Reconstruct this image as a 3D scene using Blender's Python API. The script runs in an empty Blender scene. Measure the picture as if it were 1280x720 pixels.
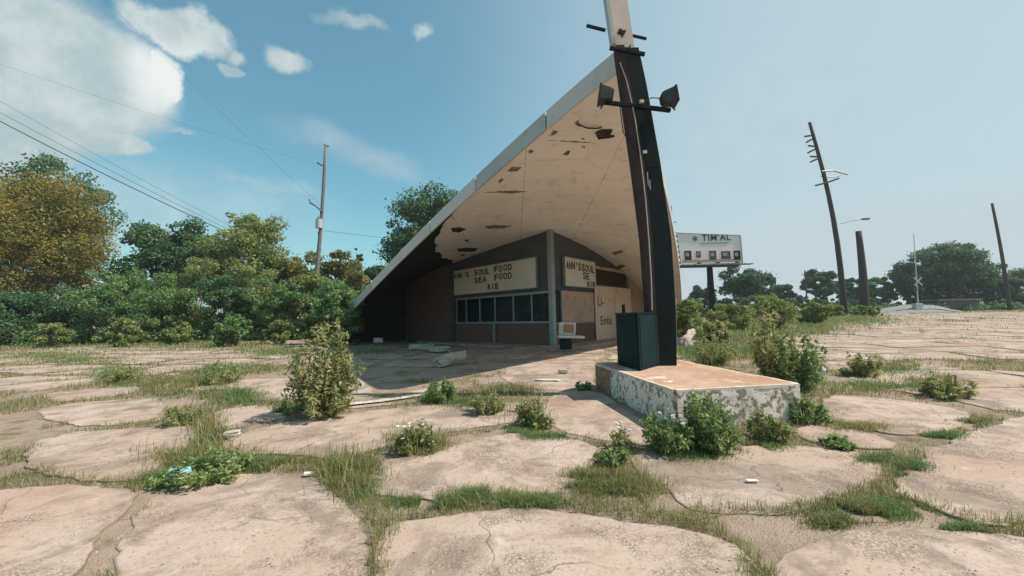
import bpy, bmesh, math, random
import numpy as np
from mathutils import Vector, Matrix, Euler
random.seed(7); rng = np.random.default_rng(7)
S = bpy.context.scene; COL = S.collection
R = math.radians

# ------------------------------------------------------------------ camera
F = 500.0; CAMZ = 1.35
cd = bpy.data.cameras.new('camera'); cam = bpy.data.objects.new('camera', cd); COL.objects.link(cam)
cd.sensor_width = 36; cd.lens = F/1280*36; cd.clip_end = 5000; cd.clip_start = 0.05
CM = Matrix.Rotation(R(90+4.1), 4, 'X') @ Matrix.Rotation(-0.024, 4, 'Z')
cam.matrix_world = Matrix.Translation((0, 0, CAMZ)) @ CM
S.camera = cam
def ray(px, py): return (CM.to_3x3() @ Vector(((px-640)/F, (360-py)/F, -1)))
def G(px, py, z=0.0):                       # point of the ground seen at a pixel
    r = ray(px, py); k = (z-CAMZ)/r.z; return Vector((r.x*k, r.y*k, z))
def D(px, py, y):                           # point at distance y
    r = ray(px, py); k = y/r.y; return Vector((r.x*k, y, CAMZ+r.z*k))
def sstep(v): v = max(0, min(1, v)); return v*v*(3-2*v)
def hgt(x, y): return 0.45*sstep((y-24)/26)*sstep((x-7)/14)

# ------------------------------------------------------------------ light
SUN_EL = R(53); SUN_AZ = math.atan2(0.99, -0.10)
sdir = Vector((math.sin(SUN_AZ)*math.cos(SUN_EL), math.cos(SUN_AZ)*math.cos(SUN_EL), math.sin(SUN_EL)))
sl = bpy.data.lights.new('sun', 'SUN'); so = bpy.data.objects.new('sun', sl); COL.objects.link(so)
sl.energy = 4.8; sl.angle = R(0.5); sl.color = (1.0, 0.90, 0.78)
so.rotation_euler = sdir.to_track_quat('Z', 'Y').to_euler(); so.location = (20, -5, 30)
S.view_settings.view_transform = 'Standard'; S.view_settings.look = 'None'
S.view_settings.exposure = 0.36; S.view_settings.gamma = 1.0
S.view_settings.use_curve_mapping = False

class NT:
    def __init__(s, nt): s.t = nt
    def n(s, typ, ins=None, **kw):
        nd = s.t.nodes.new(typ)
        for k, v in kw.items(): setattr(nd, k, v)
        for k, v in (ins or {}).items():
            sock = nd.inputs[k]
            if isinstance(v, bpy.types.NodeSocket): s.t.links.new(v, sock)
            else: sock.default_value = v
        return nd
    def math(s, op, a, b=0.0, c=0.0, clamp=False):
        return s.n('ShaderNodeMath', {0: a, 1: b, 2: c}, operation=op, use_clamp=clamp).outputs[0]
    def vmath(s, op, a, b=(0, 0, 0)):
        nd = s.n('ShaderNodeVectorMath', {0: a, 1: b}, operation=op)
        return nd.outputs['Value'] if op in ('DOT_PRODUCT', 'LENGTH') else nd.outputs[0]
    def mix(s, f, a, b, bt='MIX'):
        nd = s.n('ShaderNodeMix', data_type='RGBA', blend_type=bt)
        for k, v in ((0, f), (6, a), (7, b)):
            if isinstance(v, bpy.types.NodeSocket): s.t.links.new(v, nd.inputs[k])
            else: nd.inputs[k].default_value = (v if k == 0 else (*v[:3], 1))
        return nd.outputs[2]
    def noise(s, vec, scale, detail=4, rough=.55, dist=0.0):
        return s.n('ShaderNodeTexNoise', {'Vector': vec, 'Scale': scale, 'Detail': detail, 'Roughness': rough, 'Distortion': dist}).outputs[0]
    def ramp(s, f, a, b, lo=0.0, hi=1.0):
        return s.n('ShaderNodeMapRange', {0: f, 1: a, 2: b, 3: lo, 4: hi}, interpolation_type='SMOOTHSTEP').outputs[0]

W = bpy.data.worlds.new('World'); S.world = W; W.use_nodes = True
wt = NT(W.node_tree); W.node_tree.nodes.clear()
sky = wt.n('ShaderNodeTexSky', sky_type='NISHITA', sun_disc=False, sun_elevation=SUN_EL, sun_rotation=SUN_AZ, air_density=1.0, dust_density=1.6, ozone_density=1.5)
tc = wt.n('ShaderNodeTexCoord').outputs['Generated']
skyc = wt.mix(1.0, sky.outputs[0], (0.72, 1.28, 1.10), 'MULTIPLY')
nz = wt.n('ShaderNodeTexNoise', {'Vector': tc, 'Scale': 5.0, 'Detail': 8, 'Roughness': .6})
off = wt.vmath('SUBTRACT', nz.outputs['Color'], (.5, .5, .5))
def scaled(v, k): 
    nd = wt.n('ShaderNodeVectorMath', {0: v, 'Scale': k}, operation='SCALE'); return nd.outputs[0]
nzb = wt.n('ShaderNodeTexNoise', {'Vector': tc, 'Scale': 18.0, 'Detail': 8, 'Roughness': .65})
warp = wt.vmath('ADD', wt.vmath('ADD', tc, scaled(off, .11)), scaled(wt.vmath('SUBTRACT', nzb.outputs['Color'], (.5, .5, .5)), .045))
nz2 = wt.noise(tc, 16, 7, .6)
def cblob(px, py, rx, ry, tilt=0.0, soft=(1.16, .74), amt=1.0, w=None):
    c = ray(px, py).normalized(); rt = c.cross(Vector((0, 0, 1))).normalized(); up = rt.cross(c)
    a = rt*math.cos(tilt)+up*math.sin(tilt); b = up*math.cos(tilt)-rt*math.sin(tilt)
    d = wt.vmath('SUBTRACT', w or warp, tuple(c))
    u = wt.math('DIVIDE', wt.vmath('DOT_PRODUCT', d, tuple(a)), rx); v = wt.math('DIVIDE', wt.vmath('DOT_PRODUCT', d, tuple(b)), ry)
    r = wt.math('SQRT', wt.math('ADD', wt.math('MULTIPLY', u, u), wt.math('MULTIPLY', v, v)))
    return wt.ramp(r, soft[0], soft[1], 0.0, amt)
CL = [cblob(95, 85, .125, .105), cblob(-60, 110, .16, .16), cblob(225, 32, .07, .035), cblob(60, 150, .10, .05),
      cblob(135, 172, .07, .022), cblob(205, 90, .032, .045), cblob(150, 120, .06, .05), cblob(360, 70, .042, .024, soft=(1.3, .45)),
      cblob(296, 62, .018, .013, amt=.8, soft=(1.4, .3)), cblob(291, 80, .02, .012, amt=.6), cblob(527, 38, .022, .014, amt=.8, soft=(1.4, .3)),
      cblob(440, 26, .06, .014, amt=.6, soft=(1.4, .3)), cblob(205, 150, .05, .008, amt=.5), cblob(385, 72, .02, .012, amt=.3),
      cblob(450, 195, .16, .035, -.25, (1.4, .1), .42), cblob(330, 232, .14, .018, -.15, (1.4, .1), .4),
      cblob(250, 240, .25, .05, -.1, (1.4, .1), .35), cblob(1010, 115, .12, .03, .1, (1.5, .1), .22), cblob(900, 180, .3, .12, .1, (1.5, .0), .22),
      cblob(130, 260, .3, .10, 0, (1.5, .1), .5)]
m = CL[0]
for c in CL[1:]: m = wt.math('MAXIMUM', m, c)
# grey bellies and bright rims of the clouds, thin veil towards the sun and the horizon
body = wt.ramp(nz2, .35, .68)
bright = wt.mix(body, (3.1, 4.0, 4.15), (4.4, 5.0, 5.1))
rim = cblob(212, 88, .07, .06, amt=.9, soft=(1.4, .3))
bright = wt.mix(rim, bright, (6.4, 6.6, 6.5))
sep = wt.n('ShaderNodeSeparateXYZ', {0: tc})
veil = wt.math('ADD', wt.math('MULTIPLY', wt.ramp(sep.outputs[0], -.25, .60), .78), .07)
veil = wt.math('ADD', veil, wt.ramp(sep.outputs[2], .30, -.02, 0, .32), clamp=True)
skyc = wt.mix(veil, skyc, (3.75, 4.5, 4.85))
skyc = wt.mix(m, skyc, bright)
bg = wt.n('ShaderNodeBackground', {'Color': skyc, 'Strength': 0.110})
wo = wt.n('ShaderNodeOutputWorld', {'Surface': bg.outputs[0]})

# ------------------------------------------------------------------ materials
def newmat(name):
    m_ = bpy.data.materials.new(name); m_.use_nodes = True; m_.node_tree.nodes.clear(); return m_, NT(m_.node_tree)
def fin(m_, t, col, rough=.85, bump=None, bs=.3, bd=.02, metal=0.0, spec=.3, alpha=None):
    ins = {'Base Color': col if isinstance(col, bpy.types.NodeSocket) else (*col, 1), 'Roughness': rough, 'Metallic': metal, 'Specular IOR Level': spec}
    if bump is not None:
        ins['Normal'] = t.n('ShaderNodeBump', {'Height': bump, 'Strength': bs, 'Distance': bd}).outputs[0]
    b = t.n('ShaderNodeBsdfPrincipled', ins); t.n('ShaderNodeOutputMaterial', {'Surface': b.outputs[0]}); return m_
def weathered(name, a, b, scale=3.0, rough=.85, dirt=None, dscale=1.3, dlo=.55, dhi=.7, bump=.3, metal=0.0, spec=.3, fine=40, stretch=None):
    m_, t = newmat(name); co = t.n('ShaderNodeTexCoord').outputs['Object']
    if stretch: co = t.vmath('MULTIPLY', co, stretch)
    n1 = t.noise(co, scale, 6, .6); n2 = t.noise(co, fine, 4, .6)
    c = t.mix(t.ramp(n1, .32, .68), a, b)
    c = t.mix(t.math('MULTIPLY', n2, .5), c, tuple(x*.55 for x in a))
    if dirt: c = t.mix(t.ramp(t.noise(co, dscale, 8, .65, .5), dlo, dhi), c, dirt)
    return fin(m_, t, c, rough, t.math('ADD', n1, t.math('MULTIPLY', n2, .4)), bump, .02, metal, spec)

def mat_concrete():
    m_, t = newmat('cracked_concrete'); co = t.n('ShaderNodeTexCoord').outputs['Object']
    big = t.noise(co, .35, 5, .6); mid = t.noise(co, 2.2, 7, .65, .3); fine = t.noise(co, 38, 4, .7); grit = t.noise(co, 150, 2, .6)
    c = t.mix(t.ramp(big, .35, .65), (.40, .30, .245), (.47, .38, .325))
    c = t.mix(t.ramp(mid, .50, .72), c, (.23, .165, .13))
    c = t.mix(t.ramp(t.noise(co, .9, 7, .7, .8), .49, .60, 0, .75), c, (.225, .175, .145))
    c = t.mix(t.ramp(t.noise(co, .23, 3, .6), .52, .66, 0, .5), c, (.38, .235, .17))
    c = t.mix(t.ramp(mid, .42, .25), c, (.56, .475, .415))
    c = t.mix(t.ramp(fine, .50, .72, 0, .7), c, (.22, .17, .135))
    c = t.mix(t.ramp(grit, .60, .75, 0, .55), c, (.14, .12, .10))
    c = t.mix(t.ramp(grit, .36, .25, 0, .5), c, (.72, .66, .60))
    wv = t.vmath('ADD', co, t.n('ShaderNodeVectorMath', {0: t.n('ShaderNodeTexNoise', {'Vector': co, 'Scale': 2.5, 'Detail': 5}).outputs['Color'], 'Scale': .55}, operation='SCALE').outputs[0])
    vor = t.n('ShaderNodeTexVoronoi', {'Vector': wv, 'Scale': .75}, feature='DISTANCE_TO_EDGE').outputs[0]
    crack = t.math('MULTIPLY', t.ramp(vor, .009, .002), t.ramp(t.noise(co, .7, 3), .45, .58))
    c = t.mix(t.math('MULTIPLY', crack, .55), c, (.10, .08, .06))
    at = t.n('ShaderNodeAttribute', attribute_name='edge').outputs['Fac']
    soil = t.ramp(t.math('ADD', at, t.math('MULTIPLY', t.noise(co, 7, 5), .9)), .85, 1.4)
    c = t.mix(soil, c, (.25, .195, .15))
    vo2 = t.n('ShaderNodeTexVoronoi', {'Vector': wv, 'Scale': 3.2}, feature='DISTANCE_TO_EDGE').outputs[0]
    cr2 = t.math('MULTIPLY', t.ramp(vo2, .018, .004), t.ramp(t.noise(co, .9, 4), .54, .62)); c = t.mix(t.math('MULTIPLY', cr2, .5), c, (.12, .09, .07))
    agg = t.n('ShaderNodeTexVoronoi', {'Vector': co, 'Scale': 55.0}).outputs['Distance']; am = t.ramp(t.noise(co, 1.7, 6, .65), .47, .60)
    c = t.mix(t.math('MULTIPLY', t.math('MULTIPLY', t.ramp(agg, .25, .60), am), .55), c, (.15, .115, .095)); c = t.mix(t.math('MULTIPLY', t.math('MULTIPLY', t.ramp(agg, .16, .05), am), .5), c, (.62, .56, .50))
    h = t.math('SUBTRACT', t.math('ADD', t.math('MULTIPLY', fine, .6), t.math('MULTIPLY', grit, .6)), t.math('ADD', crack, t.math('MULTIPLY', t.math('MULTIPLY', agg, am), 1.2)))
    return fin(m_, t, c, .92, t.math('ADD', h, t.math('MULTIPLY', mid, .8)), .45, .012, spec=.2)
M = {}
M['slab'] = mat_concrete()
def mat_soil():
    m_, t = newmat('soil_and_turf'); co = t.n('ShaderNodeTexCoord').outputs['Object']
    n1 = t.noise(co, .5, 6, .65); n2 = t.noise(co, 6, 6, .7); n3 = t.noise(co, 60, 3, .7)
    c = t.mix(t.ramp(n1, .42, .58), (.36, .275, .22), (.30, .23, .18))
    c = t.mix(t.ramp(n2, .45, .7), c, (.41, .325, .27))
    c = t.mix(t.ramp(t.noise(co, 1.3, 6, .7), .50, .64, 0, .85), c, (.15, .135, .075))
    c = t.mix(t.ramp(n3, .5, .75, 0, .6), c, (.13, .10, .07))
    return fin(m_, t, c, .95, t.math('ADD', n2, n3), .8, .03, spec=.1)
M['soil'] = mat_soil()
M['asphalt'] = weathered('sandy_asphalt', (.36, .28, .235), (.30, .235, .20), .25, .9, (.24, .2, .17), .6, .5, .8)
def leafmat(name, cols, sc=.6, trans=.38):
    m_, t = newmat(name); g = t.n('ShaderNodeNewGeometry'); co = t.n('ShaderNodeTexCoord').outputs['Object']
    r = g.outputs['Random Per Island']; n1 = t.noise(co, sc, 4, .6)
    c = t.mix(t.ramp(n1, .36, .64), cols[0], cols[1])
    c = t.mix(t.ramp(r, .72, .95), c, cols[2])
    c = t.mix(t.ramp(r, .30, .05, 0, .6), c, tuple(x*.55 for x in cols[0]))
    b = t.n('ShaderNodeBsdfPrincipled', {'Base Color': c, 'Roughness': .6, 'Specular IOR Level': .25})
    tr = t.n('ShaderNodeBsdfTranslucent', {'Color': c})
    mx = t.n('ShaderNodeMixShader', {0: trans, 1: b.outputs[0], 2: tr.outputs[0]})
    t.n('ShaderNodeOutputMaterial', {'Surface': mx.outputs[0]}); return m_
M['leaf_dark'] = leafmat('dark_green_leaves', [(.055, .125, .06), (.09, .18, .075), (.18, .29, .12)])
M['leaf_mid'] = leafmat('mid_green_leaves', [(.085, .19, .075), (.155, .28, .095), (.30, .41, .15)])
M['leaf_bright'] = leafmat('bright_green_leaves', [(.09, .20, .08), (.17, .29, .10), (.32, .42, .16)])
M['leaf_olive'] = leafmat('olive_leaves', [(.14, .21, .07), (.25, .31, .10), (.43, .45, .17)])
M['leaf_gold'] = leafmat('yellowing_leaves', [(.11, .14, .04), (.31, .25, .06), (.42, .31, .09)], .35)
M['leaf_gold2'] = leafmat('golden_green_leaves', [(.08, .14, .05), (.27, .24, .06), (.40, .30, .09)], .5)
M['leaf_far'] = leafmat('far_green_leaves', [(.05, .12, .06), (.08, .17, .075), (.13, .23, .10)], .3)
M['leaf_weed'] = leafmat('pale_weed_leaves', [(.22, .27, .10), (.38, .39, .17), (.60, .56, .34)], 3, .5)
M['leaf_scrub'] = leafmat('yellow_green_scrub_leaves', [(.15, .23, .07), (.27, .33, .10), (.42, .43, .17)], .8, .5)
M['leaf_lush'] = leafmat('lush_weed_leaves', [(.15, .25, .09), (.27, .36, .13), (.46, .49, .23)], 4, .48)
M['grass'] = leafmat('mixed_grass', [(.16, .20, .07), (.30, .29, .12), (.52, .43, .24)], 1.2, .45)
M['grass_green'] = leafmat('green_grass', [(.11, .21, .085), (.19, .28, .10), (.36, .37, .16)], 2, .45)
M['flower'] = weathered('white_petals', (.7, .7, .62), (.75, .75, .68))
M['bark'] = weathered('bark', (.10, .085, .07), (.17, .14, .11), 3, .95)
M['pole_wood'] = weathered('weathered_pole_wood', (.045, .042, .04), (.075, .066, .06), 2, .9, stretch=(6, 6, .5))
M['pole_grey'] = weathered('grey_pole_wood', (.15, .155, .15), (.20, .20, .19), 2, .9, stretch=(6, 6, .5))
M['stem'] = weathered('plant_stems', (.16, .15, .07), (.22, .18, .09), 9)
M['soffit'] = None
def mat_soffit():
    m_, t = newmat('cream_soffit'); co = t.n('ShaderNodeTexCoord').outputs['Object']
    n1 = t.noise(co, .5, 6, .6); n2 = t.noise(co, 2.0, 8, .7, .6); n3 = t.noise(co, 9, 6, .7)
    c = t.mix(t.ramp(n1, .35, .65), (.84, .79, .72), (.78, .72, .64))
    c = t.mix(t.ramp(n2, .52, .72, 0, .7), c, (.56, .45, .36))
    c = t.mix(t.ramp(n2, .69, .72), c, (.40, .27, .18))
    c = t.mix(t.math('MULTIPLY', t.ramp(n3, .645, .68), t.ramp(n1, .45, .6)), c, (.09, .06, .045))
    # seams between the plaster boards
    sx = t.n('ShaderNodeSeparateXYZ', {0: co})
    def seam(v, per):
        f = t.math('FRACT', t.math('DIVIDE', v, per)); d = t.math('ABSOLUTE', t.math('SUBTRACT', f, .5)); return t.ramp(d, .006, .002)
    sm = t.math('MAXIMUM', seam(t.math('ADD', sx.outputs[0], t.math('MULTIPLY', n1, .05)), 2.44), seam(sx.outputs[1], 1.22))
    c = t.mix(t.math('MULTIPLY', sm, t.ramp(n2, .40, .55, .15, .75)), c, (.25, .16, .10))
    return fin(m_, t, c, .85, n2, .3, .02, spec=.25)
M['soffit'] = mat_soffit()
M['decking'] = weathered('near_black_decking', (.028, .026, .024), (.05, .045, .04), 2, .95)  # near-black, lightly mottled boards
M['painted_hole'] = weathered('painted_cavity_dark', (.025, .018, .013), (.10, .06, .04), 6, .95)  # dark brown painted for the shade inside holes; other dark parts share it
M['peel'] = weathered('peeled_brown_board', (.16, .105, .07), (.36, .26, .19), 9, .95)
M['fascia'] = weathered('grey_metal_fascia', (.40, .43, .43), (.50, .52, .50), .8, .55, (.25, .25, .23), 2.2, .55, .75, .15, .1, .4)
M['fascia_pale'] = weathered('pale_metal_fascia', (.62, .61, .57), (.56, .56, .53), .8, .6, (.40, .35, .29), 2.2, .55, .75, .15, .1, .4)
M['roofing'] = weathered('weathered_roofing', (.16, .16, .155), (.24, .235, .22), 1, .9)
M['wall_dark'] = weathered('slate_painted_panel', (.07, .085, .09), (.10, .11, .112), 1.5, .8, (.08, .075, .07), 2, .55, .75)
M['tan_panel'] = weathered('tan_painted_panel', (.50, .39, .30), (.43, .33, .25), 1.2, .8, (.20, .14, .10), 2, .52, .72)
def mat_brick(name, a, b, mort):
    m_, t = newmat(name); co = t.n('ShaderNodeTexCoord').outputs['UV']
    br = t.n('ShaderNodeTexBrick', {'Vector': co, 'Color1': (*a, 1), 'Color2': (*b, 1), 'Mortar': (*mort, 1), 'Scale': 1.0, 'Mortar Size': .012, 'Brick Width': .22, 'Row Height': .075})
    n = t.noise(co, 3, 6, .6)
    c = t.mix(t.ramp(n, .5, .75, 0, .6), br.outputs[0], tuple(x*.5 for x in a))
    return fin(m_, t, c, .9, br.outputs[1], -.4, .01)
M['brick'] = mat_brick('brown_brick', (.19, .10, .075), (.15, .08, .06), (.13, .10, .085))
M['brick_tan'] = mat_brick('tan_brick', (.17, .115, .09), (.14, .095, .072), (.14, .10, .08))
M['frame'] = weathered('teal_grey_aluminium', (.25, .31, .31), (.31, .36, .35), 4, .5, (.16, .15, .13), 3, .6, .8, .1, .3, .5)
def mat_glass():
    m_, t = newmat('dusty_dark_glass'); co = t.n('ShaderNodeTexCoord').outputs['Object']
    n = t.noise(co, 2.5, 6, .7)
    c = t.mix(t.ramp(n, .45, .75), (.010, .017, .019), (.035, .045, .045))
    return fin(m_, t, c, .2, spec=.07)
M['glass'] = mat_glass()
M['sign_white'] = weathered('yellowed_sign_panel', (.66, .64, .56), (.60, .57, .49), .9, .6, (.45, .40, .32), 1.6, .6, .8, .08)
M['letter'] = weathered('black_letters', (.02, .02, .022), (.035, .035, .035), 9, .6)
M['plywood'] = weathered('pale_plywood', (.74, .60, .46), (.66, .52, .39), 2, .8, (.42, .29, .19), 1.8, .56, .74, stretch=(1, 1, .35))
M['graffiti'] = weathered('faded_marker_writing', (.16, .12, .09), (.24, .18, .13), 14)
M['pylon_black'] = weathered('black_weathered_steel', (.008, .014, .016), (.014, .022, .024), 2, .75, (.035, .024, .02), 2.4, .6, .75, .2, spec=.12)
M['pylon_brown'] = weathered('rusted_brown_steel', (.045, .032, .028), (.065, .045, .038), 2, .8, (.025, .02, .018), 2, .5, .7, spec=.15)
M['cabinet'] = weathered('dark_green_metal', (.006, .022, .026), (.010, .030, .034), 1.5, .65, (.02, .028, .025), 3, .62, .8, .1, spec=.15)
M['sign_pink'] = weathered('pale_pink_sign_face', (.70, .52, .45), (.76, .62, .56), 1.5, .6, (.5, .36, .3), 2, .6, .8)
M['wire'] = weathered('black_cable', (.03, .03, .032), (.05, .05, .05), 9, .6)
M['wire_pale'] = weathered('pale_conduit', (.38, .36, .33), (.45, .42, .38), 9, .5)
M['lens'] = weathered('frosted_lamp_glass', (.45, .50, .50), (.6, .64, .62), 6, .15, spec=.8)
M['lamp_metal'] = weathered('black_lamp_housing', (.03, .035, .038), (.06, .065, .065), 6, .5)
M['rock'] = weathered('broken_concrete', (.50, .46, .40), (.38, .34, .30), 4, .9, (.25, .2, .16), 5, .55, .7)
M['white_paint'] = weathered('worn_white_paint', (.66, .63, .56), (.55, .50, .43), 5, .8, (.40, .32, .26), 7, .5, .62)
M['litter_white'] = weathered('white_litter', (.75, .74, .72), (.65, .64, .62), 6, .7)
M['litter_blue'] = weathered('blue_plastic_litter', (.25, .50, .62), (.4, .62, .7), 6, .5)
M['gravel'] = weathered('grey_gravel', (.22, .23, .22), (.30, .30, .28), 3, .95)
M['galv'] = weathered('galvanised_steel', (.42, .44, .45), (.5, .52, .52), 4, .7)
M['upholstery'] = weathered('worn_white_vinyl', (.68, .66, .60), (.58, .55, .50), 5, .6, (.35, .3, .25), 6, .6, .75)
M['wood'] = weathered('orange_brown_wood', (.42, .24, .13), (.34, .19, .10), 4, .7)
def mat_pedestal(name, rust):
    m_, t = newmat(name); co = t.n('ShaderNodeTexCoord').outputs['Object']
    n1 = t.noise(co, 11, 9, .68, .3); n2 = t.noise(co, 19, 7, .65); n3 = t.noise(co, 70, 3, .7); n0 = t.noise(co, 1.4, 4)
    base = t.mix(t.ramp(n2, .4, .65), (.34, .275, .22), (.23, .17, .13))
    base = t.mix(t.ramp(n0, .55, .7), base, (.36, .20, .12))
    paint = t.mix(t.ramp(n2, .4, .6), (.78, .74, .66), (.66, .61, .53)) if not rust else t.mix(t.ramp(n2, .4, .6), (.36, .19, .10), (.26, .13, .075))
    pk = t.ramp(t.math('ADD', n1, t.math('MULTIPLY', t.math('SUBTRACT', n0, .5), .25)), .515, .53)
    c = t.mix(pk, paint, base); c = t.mix(t.ramp(n3, .55, .75, 0, .5), c, (.14, .11, .09))
    sx = t.n('ShaderNodeSeparateXYZ', {0: co})
    return fin(m_, t, c, .9, t.math('ADD', t.math('MULTIPLY', pk, -1), t.math('MULTIPLY', n3, .4)), .5, .008)
M['ped_side'] = mat_pedestal('peeling_white_paint', False); M['ped_rust'] = mat_pedestal('peeling_rusty_paint', True)
def mat_top():
    m_, t = newmat('rusty_painted_top'); co = t.n('ShaderNodeTexCoord').outputs['Object']; n = t.noise(co, 1.2, 7, .65); n2 = t.noise(co, 9, 6, .7)
    c = t.mix(t.ramp(n, .38, .62), (.46, .31, .23), (.36, .20, .125)); c = t.mix(t.ramp(n2, .5, .72, 0, .7), c, (.27, .17, .12)); c = t.mix(t.ramp(t.noise(co, 2.4, 8, .7), .53, .68), c, (.60, .52, .44))
    rim_ = t.n('ShaderNodeAttribute', attribute_name='rim').outputs['Fac']; c = t.mix(t.ramp(t.math('ADD', rim_, t.math('MULTIPLY', n2, .7)), .85, 1.15), c, (.62, .54, .46))
    return fin(m_, t, c, .9, n2, .4, .01)
M['ped_top'] = mat_top()
M['ped_top_old'] = weathered('rust_stained_concrete', (.52, .33, .22), (.44, .21, .11), .9, .9, (.62, .54, .46), 2.0, .52, .74)

# ------------------------------------------------------------------ builders
def tag(o, label=None, cat=None, group=None, kind=None):
    if label: o['label'] = label
    if cat: o['category'] = cat
    if group: o['group'] = group
    if kind: o['kind'] = kind
    return o
def wloc(o):
    v = Vector((0, 0, 0))
    while o is not None: v += o.location; o = o.parent
    return v
def empty(name, loc, label, cat, group=None):
    o = bpy.data.objects.new(name, None); o.empty_display_size = .3; o.location = loc; COL.objects.link(o)
    return tag(o, label, cat, group)
def meshobj(name, verts, faces, mat, parent=None, origin=None, smooth=False):
    org = wloc(parent) if parent is not None else Vector(origin or (0, 0, 0))
    me = bpy.data.meshes.new(name)
    vs = np.asarray(verts, dtype=float)-np.array(org)
    me.from_pydata(vs.tolist(), [], faces if isinstance(faces, list) else faces.tolist())
    mats = mat if isinstance(mat, (list, tuple)) else [mat]
    for k in mats: me.materials.append(k)
    if smooth: me.polygons.foreach_set('use_smooth', [True]*len(me.polygons))
    me.update()
    o = bpy.data.objects.new(name, me); COL.objects.link(o)
    if parent is not None: o.parent = parent
    else: o.location = org
    return o
class MB:
    def __init__(s): s.v = []; s.f = []; s.mi = []
    def add(s, vs, fs, mi=0):
        k = len(s.v); s.v += [tuple(v) for v in vs]; s.f += [tuple(i+k for i in f) for f in fs]; s.mi += [mi]*len(fs); return s
    def box(s, c, size, rot=None, mi=0, bev=0.0):
        bm = bmesh.new(); bmesh.ops.create_cube(bm, size=1)
        for v in bm.verts: v.co = Vector((v.co.x*size[0], v.co.y*size[1], v.co.z*size[2]))
        if bev: bmesh.ops.bevel(bm, geom=bm.edges[:], offset=bev, segments=2, affect='EDGES', profile=.5)
        Rm = rot if isinstance(rot, Matrix) else (Euler(rot).to_matrix() if rot else Matrix.Identity(3))
        c = Vector(c); bm.verts.index_update()
        s.add([c+Rm@v.co for v in bm.verts], [[v.index for v in f.verts] for f in bm.faces], mi); bm.free(); return s
    def tube(s, p0, p1, r0, r1=None, n=8, mi=0):
        p0 = Vector(p0); p1 = Vector(p1); r1 = r0 if r1 is None else r1
        d = (p1-p0).normalized(); a = d.orthogonal().normalized(); b = d.cross(a)
        vs = [p0+(a*math.cos(t)+b*math.sin(t))*r0 for t in [2*math.pi*i/n for i in range(n)]]
        vs += [p1+(a*math.cos(t)+b*math.sin(t))*r1 for t in [2*math.pi*i/n for i in range(n)]]
        fs = [(i, (i+1) % n, n+(i+1) % n, n+i) for i in range(n)]+[tuple(range(n))[::-1], tuple(range(n, 2*n))]
        return s.add(vs, fs, mi)
    def path(s, pts, r0, r1=None, n=6, mi=0):
        r1 = r0 if r1 is None else r1; N = len(pts)-1; pts = [Vector(p) for p in pts]; k = len(s.v); vs = []; fs = []
        for i, p in enumerate(pts):
            d = (pts[min(i+1, N)]-pts[max(i-1, 0)]).normalized(); a = d.cross(Vector((.13, .21, 1))).normalized(); b = d.cross(a); r = r0+(r1-r0)*i/N
            vs += [p+(a*math.cos(2*math.pi*j/n)+b*math.sin(2*math.pi*j/n))*r for j in range(n)]
        for i in range(N):
            fs += [(i*n+j, i*n+(j+1) % n, (i+1)*n+(j+1) % n, (i+1)*n+j) for j in range(n)]
        fs += [tuple(range(n))[::-1], tuple(range(N*n, N*n+n))]
        return s.add(vs, fs, mi)
    def prism(s, poly, z0, z1, mi=0):
        n = len(poly); vs = [(p[0], p[1], z0) for p in poly]+[(p[0], p[1], z1) for p in poly]
        return s.add(vs, [(i, (i+1) % n, n+(i+1) % n, n+i) for i in range(n)]+[tuple(range(n))[::-1], tuple(range(n, 2*n))], mi)
    def build(s, name, mat, parent=None, origin=None, smooth=False):
        o = meshobj(name, s.v, s.f, mat, parent, origin, smooth)
        if len(o.data.materials) > 1: o.data.polygons.foreach_set('material_index', s.mi)
        bm = bmesh.new(); bm.from_mesh(o.data); bmesh.ops.recalc_face_normals(bm, faces=bm.faces); bm.to_mesh(o.data); bm.free()
        return o
def textmesh(name, body, size, xs, mat, parent, M4, bold=.004, align='LEFT'):
    cu = bpy.data.curves.new('t', 'FONT'); cu.body = body; cu.size = size; cu.extrude = .006; cu.offset = bold; cu.align_x = align; cu.resolution_u = 3
    cu.space_character = 1.12
    ob = bpy.data.objects.new('t', cu); COL.objects.link(ob)
    dg = bpy.context.evaluated_depsgraph_get(); me = bpy.data.meshes.new_from_object(ob.evaluated_get(dg))
    bpy.data.objects.remove(ob); me.materials.clear(); me.materials.append(mat)
    org = wloc(parent)
    for v in me.vertices: v.co = (M4 @ Vector((v.co.x*xs, v.co.y, v.co.z)))-org
    me.name = name; o = bpy.data.objects.new(name, me); COL.objects.link(o); o.parent = parent; return o

# ------------------------------------------------------------------ ground
def axis_lines(lo, hi, step, far): 
    a = list(np.arange(lo, hi+.01, step)); e = hi; k = step
    while e < far: k *= 1.6; e += k; a.append(e)
    e = lo; k = step
    while e > -far: k *= 1.6; e -= k; a.insert(0, e)
    return a
xs = axis_lines(-45, 70, 2.5, 2500); ys = axis_lines(-8, 70, 2.5, 2500)
gv = [(x, y, hgt(x, y)) for y in ys for x in xs]; nx = len(xs)
gf = [(j*nx+i, j*nx+i+1, (j+1)*nx+i+1, (j+1)*nx+i) for j in range(len(ys)-1) for i in range(nx-1)]
tag(meshobj('ground', gv, gf, M['soil'], smooth=True), kind='structure')

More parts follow.
